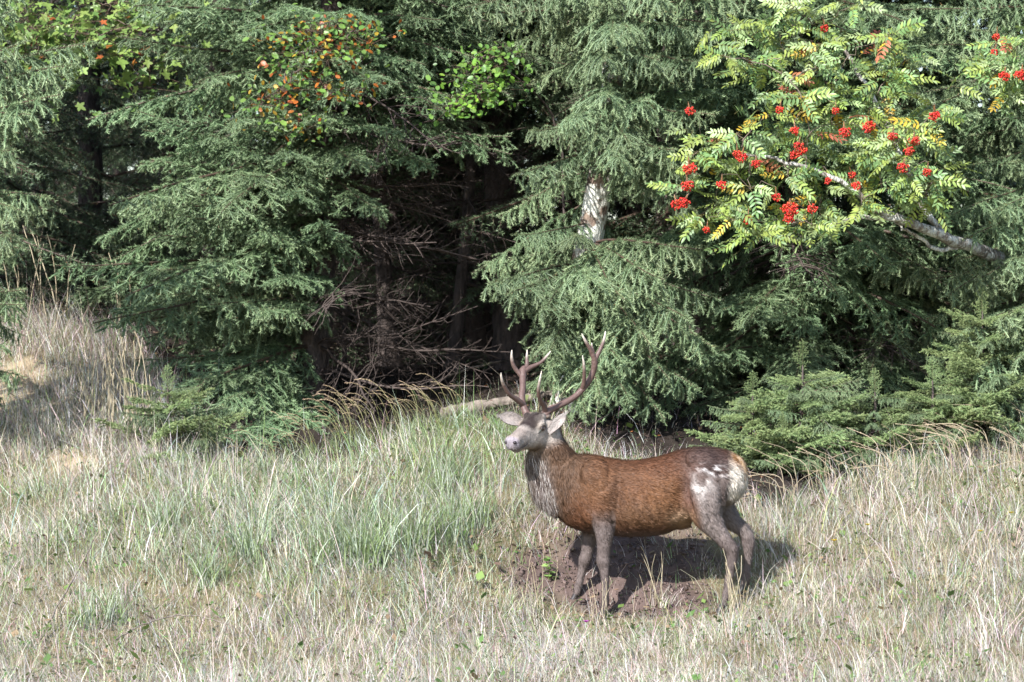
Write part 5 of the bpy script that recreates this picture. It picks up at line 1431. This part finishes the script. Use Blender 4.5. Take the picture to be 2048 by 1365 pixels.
    for q in range(16):
        px, py = g.uniform(1090, 1420), g.uniform(1085, 1165)
        c = hit(px, py); m = MB(); r = g.uniform(.012, .03)
        th = np.linspace(0, math.pi, 6); fi = np.arange(8) * math.pi / 4
        V = np.array([[math.sin(a) * math.cos(b_), math.sin(a) * math.sin(b_), math.cos(a) * .6] for a in th for b_ in fi]) * r
        V *= (1 + .25 * vnoise(V, 60, q, 2))[:, None]
        i, j = np.meshgrid(np.arange(5), np.arange(8), indexing='ij')
        m.add(V, np.stack([i * 8 + j, (i + 1) * 8 + j, (i + 1) * 8 + (j + 1) % 8, i * 8 + (j + 1) % 8], -1).reshape(-1, 4), np.array([.12, .09, .082]) * g.uniform(.8, 1.6))
        o = link('soil_clod', m.mesh('soil_clod', M['stone'], True)); o.location = tuple(c)
        tag(o, 'small brown clod of earth on the bare soil under the deer', 'clod', 'clods on the bare soil')
    # small green plant on the soil
    c = hit(1097, 1165)
    t = thing('small_plant', 'small bright green leafy plant on the soil before the forelegs', 'plant', tuple(c))
    pl = [lobed_leaf(430, (.2, .36, .09), .05, False), lobed_leaf(431, (.26, .4, .12), .045, False)]
    mb = MB(); tube(mb, [(0, 0, -.01), (.01, 0, .08), (.0, 0, .17)], [.003, .0025, .0015], 5, c=(.14, .2, .06)); link('stem', mb.mesh('stem', M['twig'], True), t)
    for k in range(16):
        a = k * 2.4; zz = .02 + .15 * k / 16
        o = link('leaf', pl[k % 2], t); o.location = (.005, 0, zz); o.rotation_euler = (g.normal(0, .3), g.uniform(-.5, .2), a); s = g.uniform(.8, 1.3); o.scale = (s, s, s)
    # wildflowers
    for px, py, col, lab in ((1735, 1110, (.75, .55, .03), 'yellow wildflower on the slope right of the hind legs'), (1668, 1140, (.72, .5, .03), 'yellow wildflower lower down beside a long bent stalk'), (2022, 1085, (.7, .55, .05), 'yellow wildflower high on the right slope'), (1172, 1305, (.5, .03, .5), 'magenta wildflower in the front meadow below the forelegs'), (1960, 1120, (.7, .5, .05), 'tiny yellow wildflower below the bank')):
        c = hit(px, py)
        t = thing('wildflower', lab, 'flower', tuple(c), 'wildflowers in the meadow')
        hgt = .19
        mb = MB(); tube(mb, [(0, 0, -.01), (.01, 0, hgt * .6), (.0, -.01, hgt)], [.002, .0018, .0015], 4, c=(.15, .22, .06)); link('stem', mb.mesh('stem', M['twig'], True), t)
        mb = MB()
        for k in range(10):
            a = k * math.pi / 5; e = .5
            d = np.array([math.cos(a) * math.cos(e), math.sin(a) * math.cos(e), math.sin(e)]); s = np.array([-math.sin(a), math.cos(a), 0]) * .005
            b0 = np.array([0, -.01, hgt])
            mb.add([b0, b0 + d * .016 - s * 1.5, b0 + d * .028, b0 + d * .016 + s * 1.5], [(0, 1, 2, 3)], col)
        link('flower_head', mb.mesh('flower_head', M['leaf']), t)
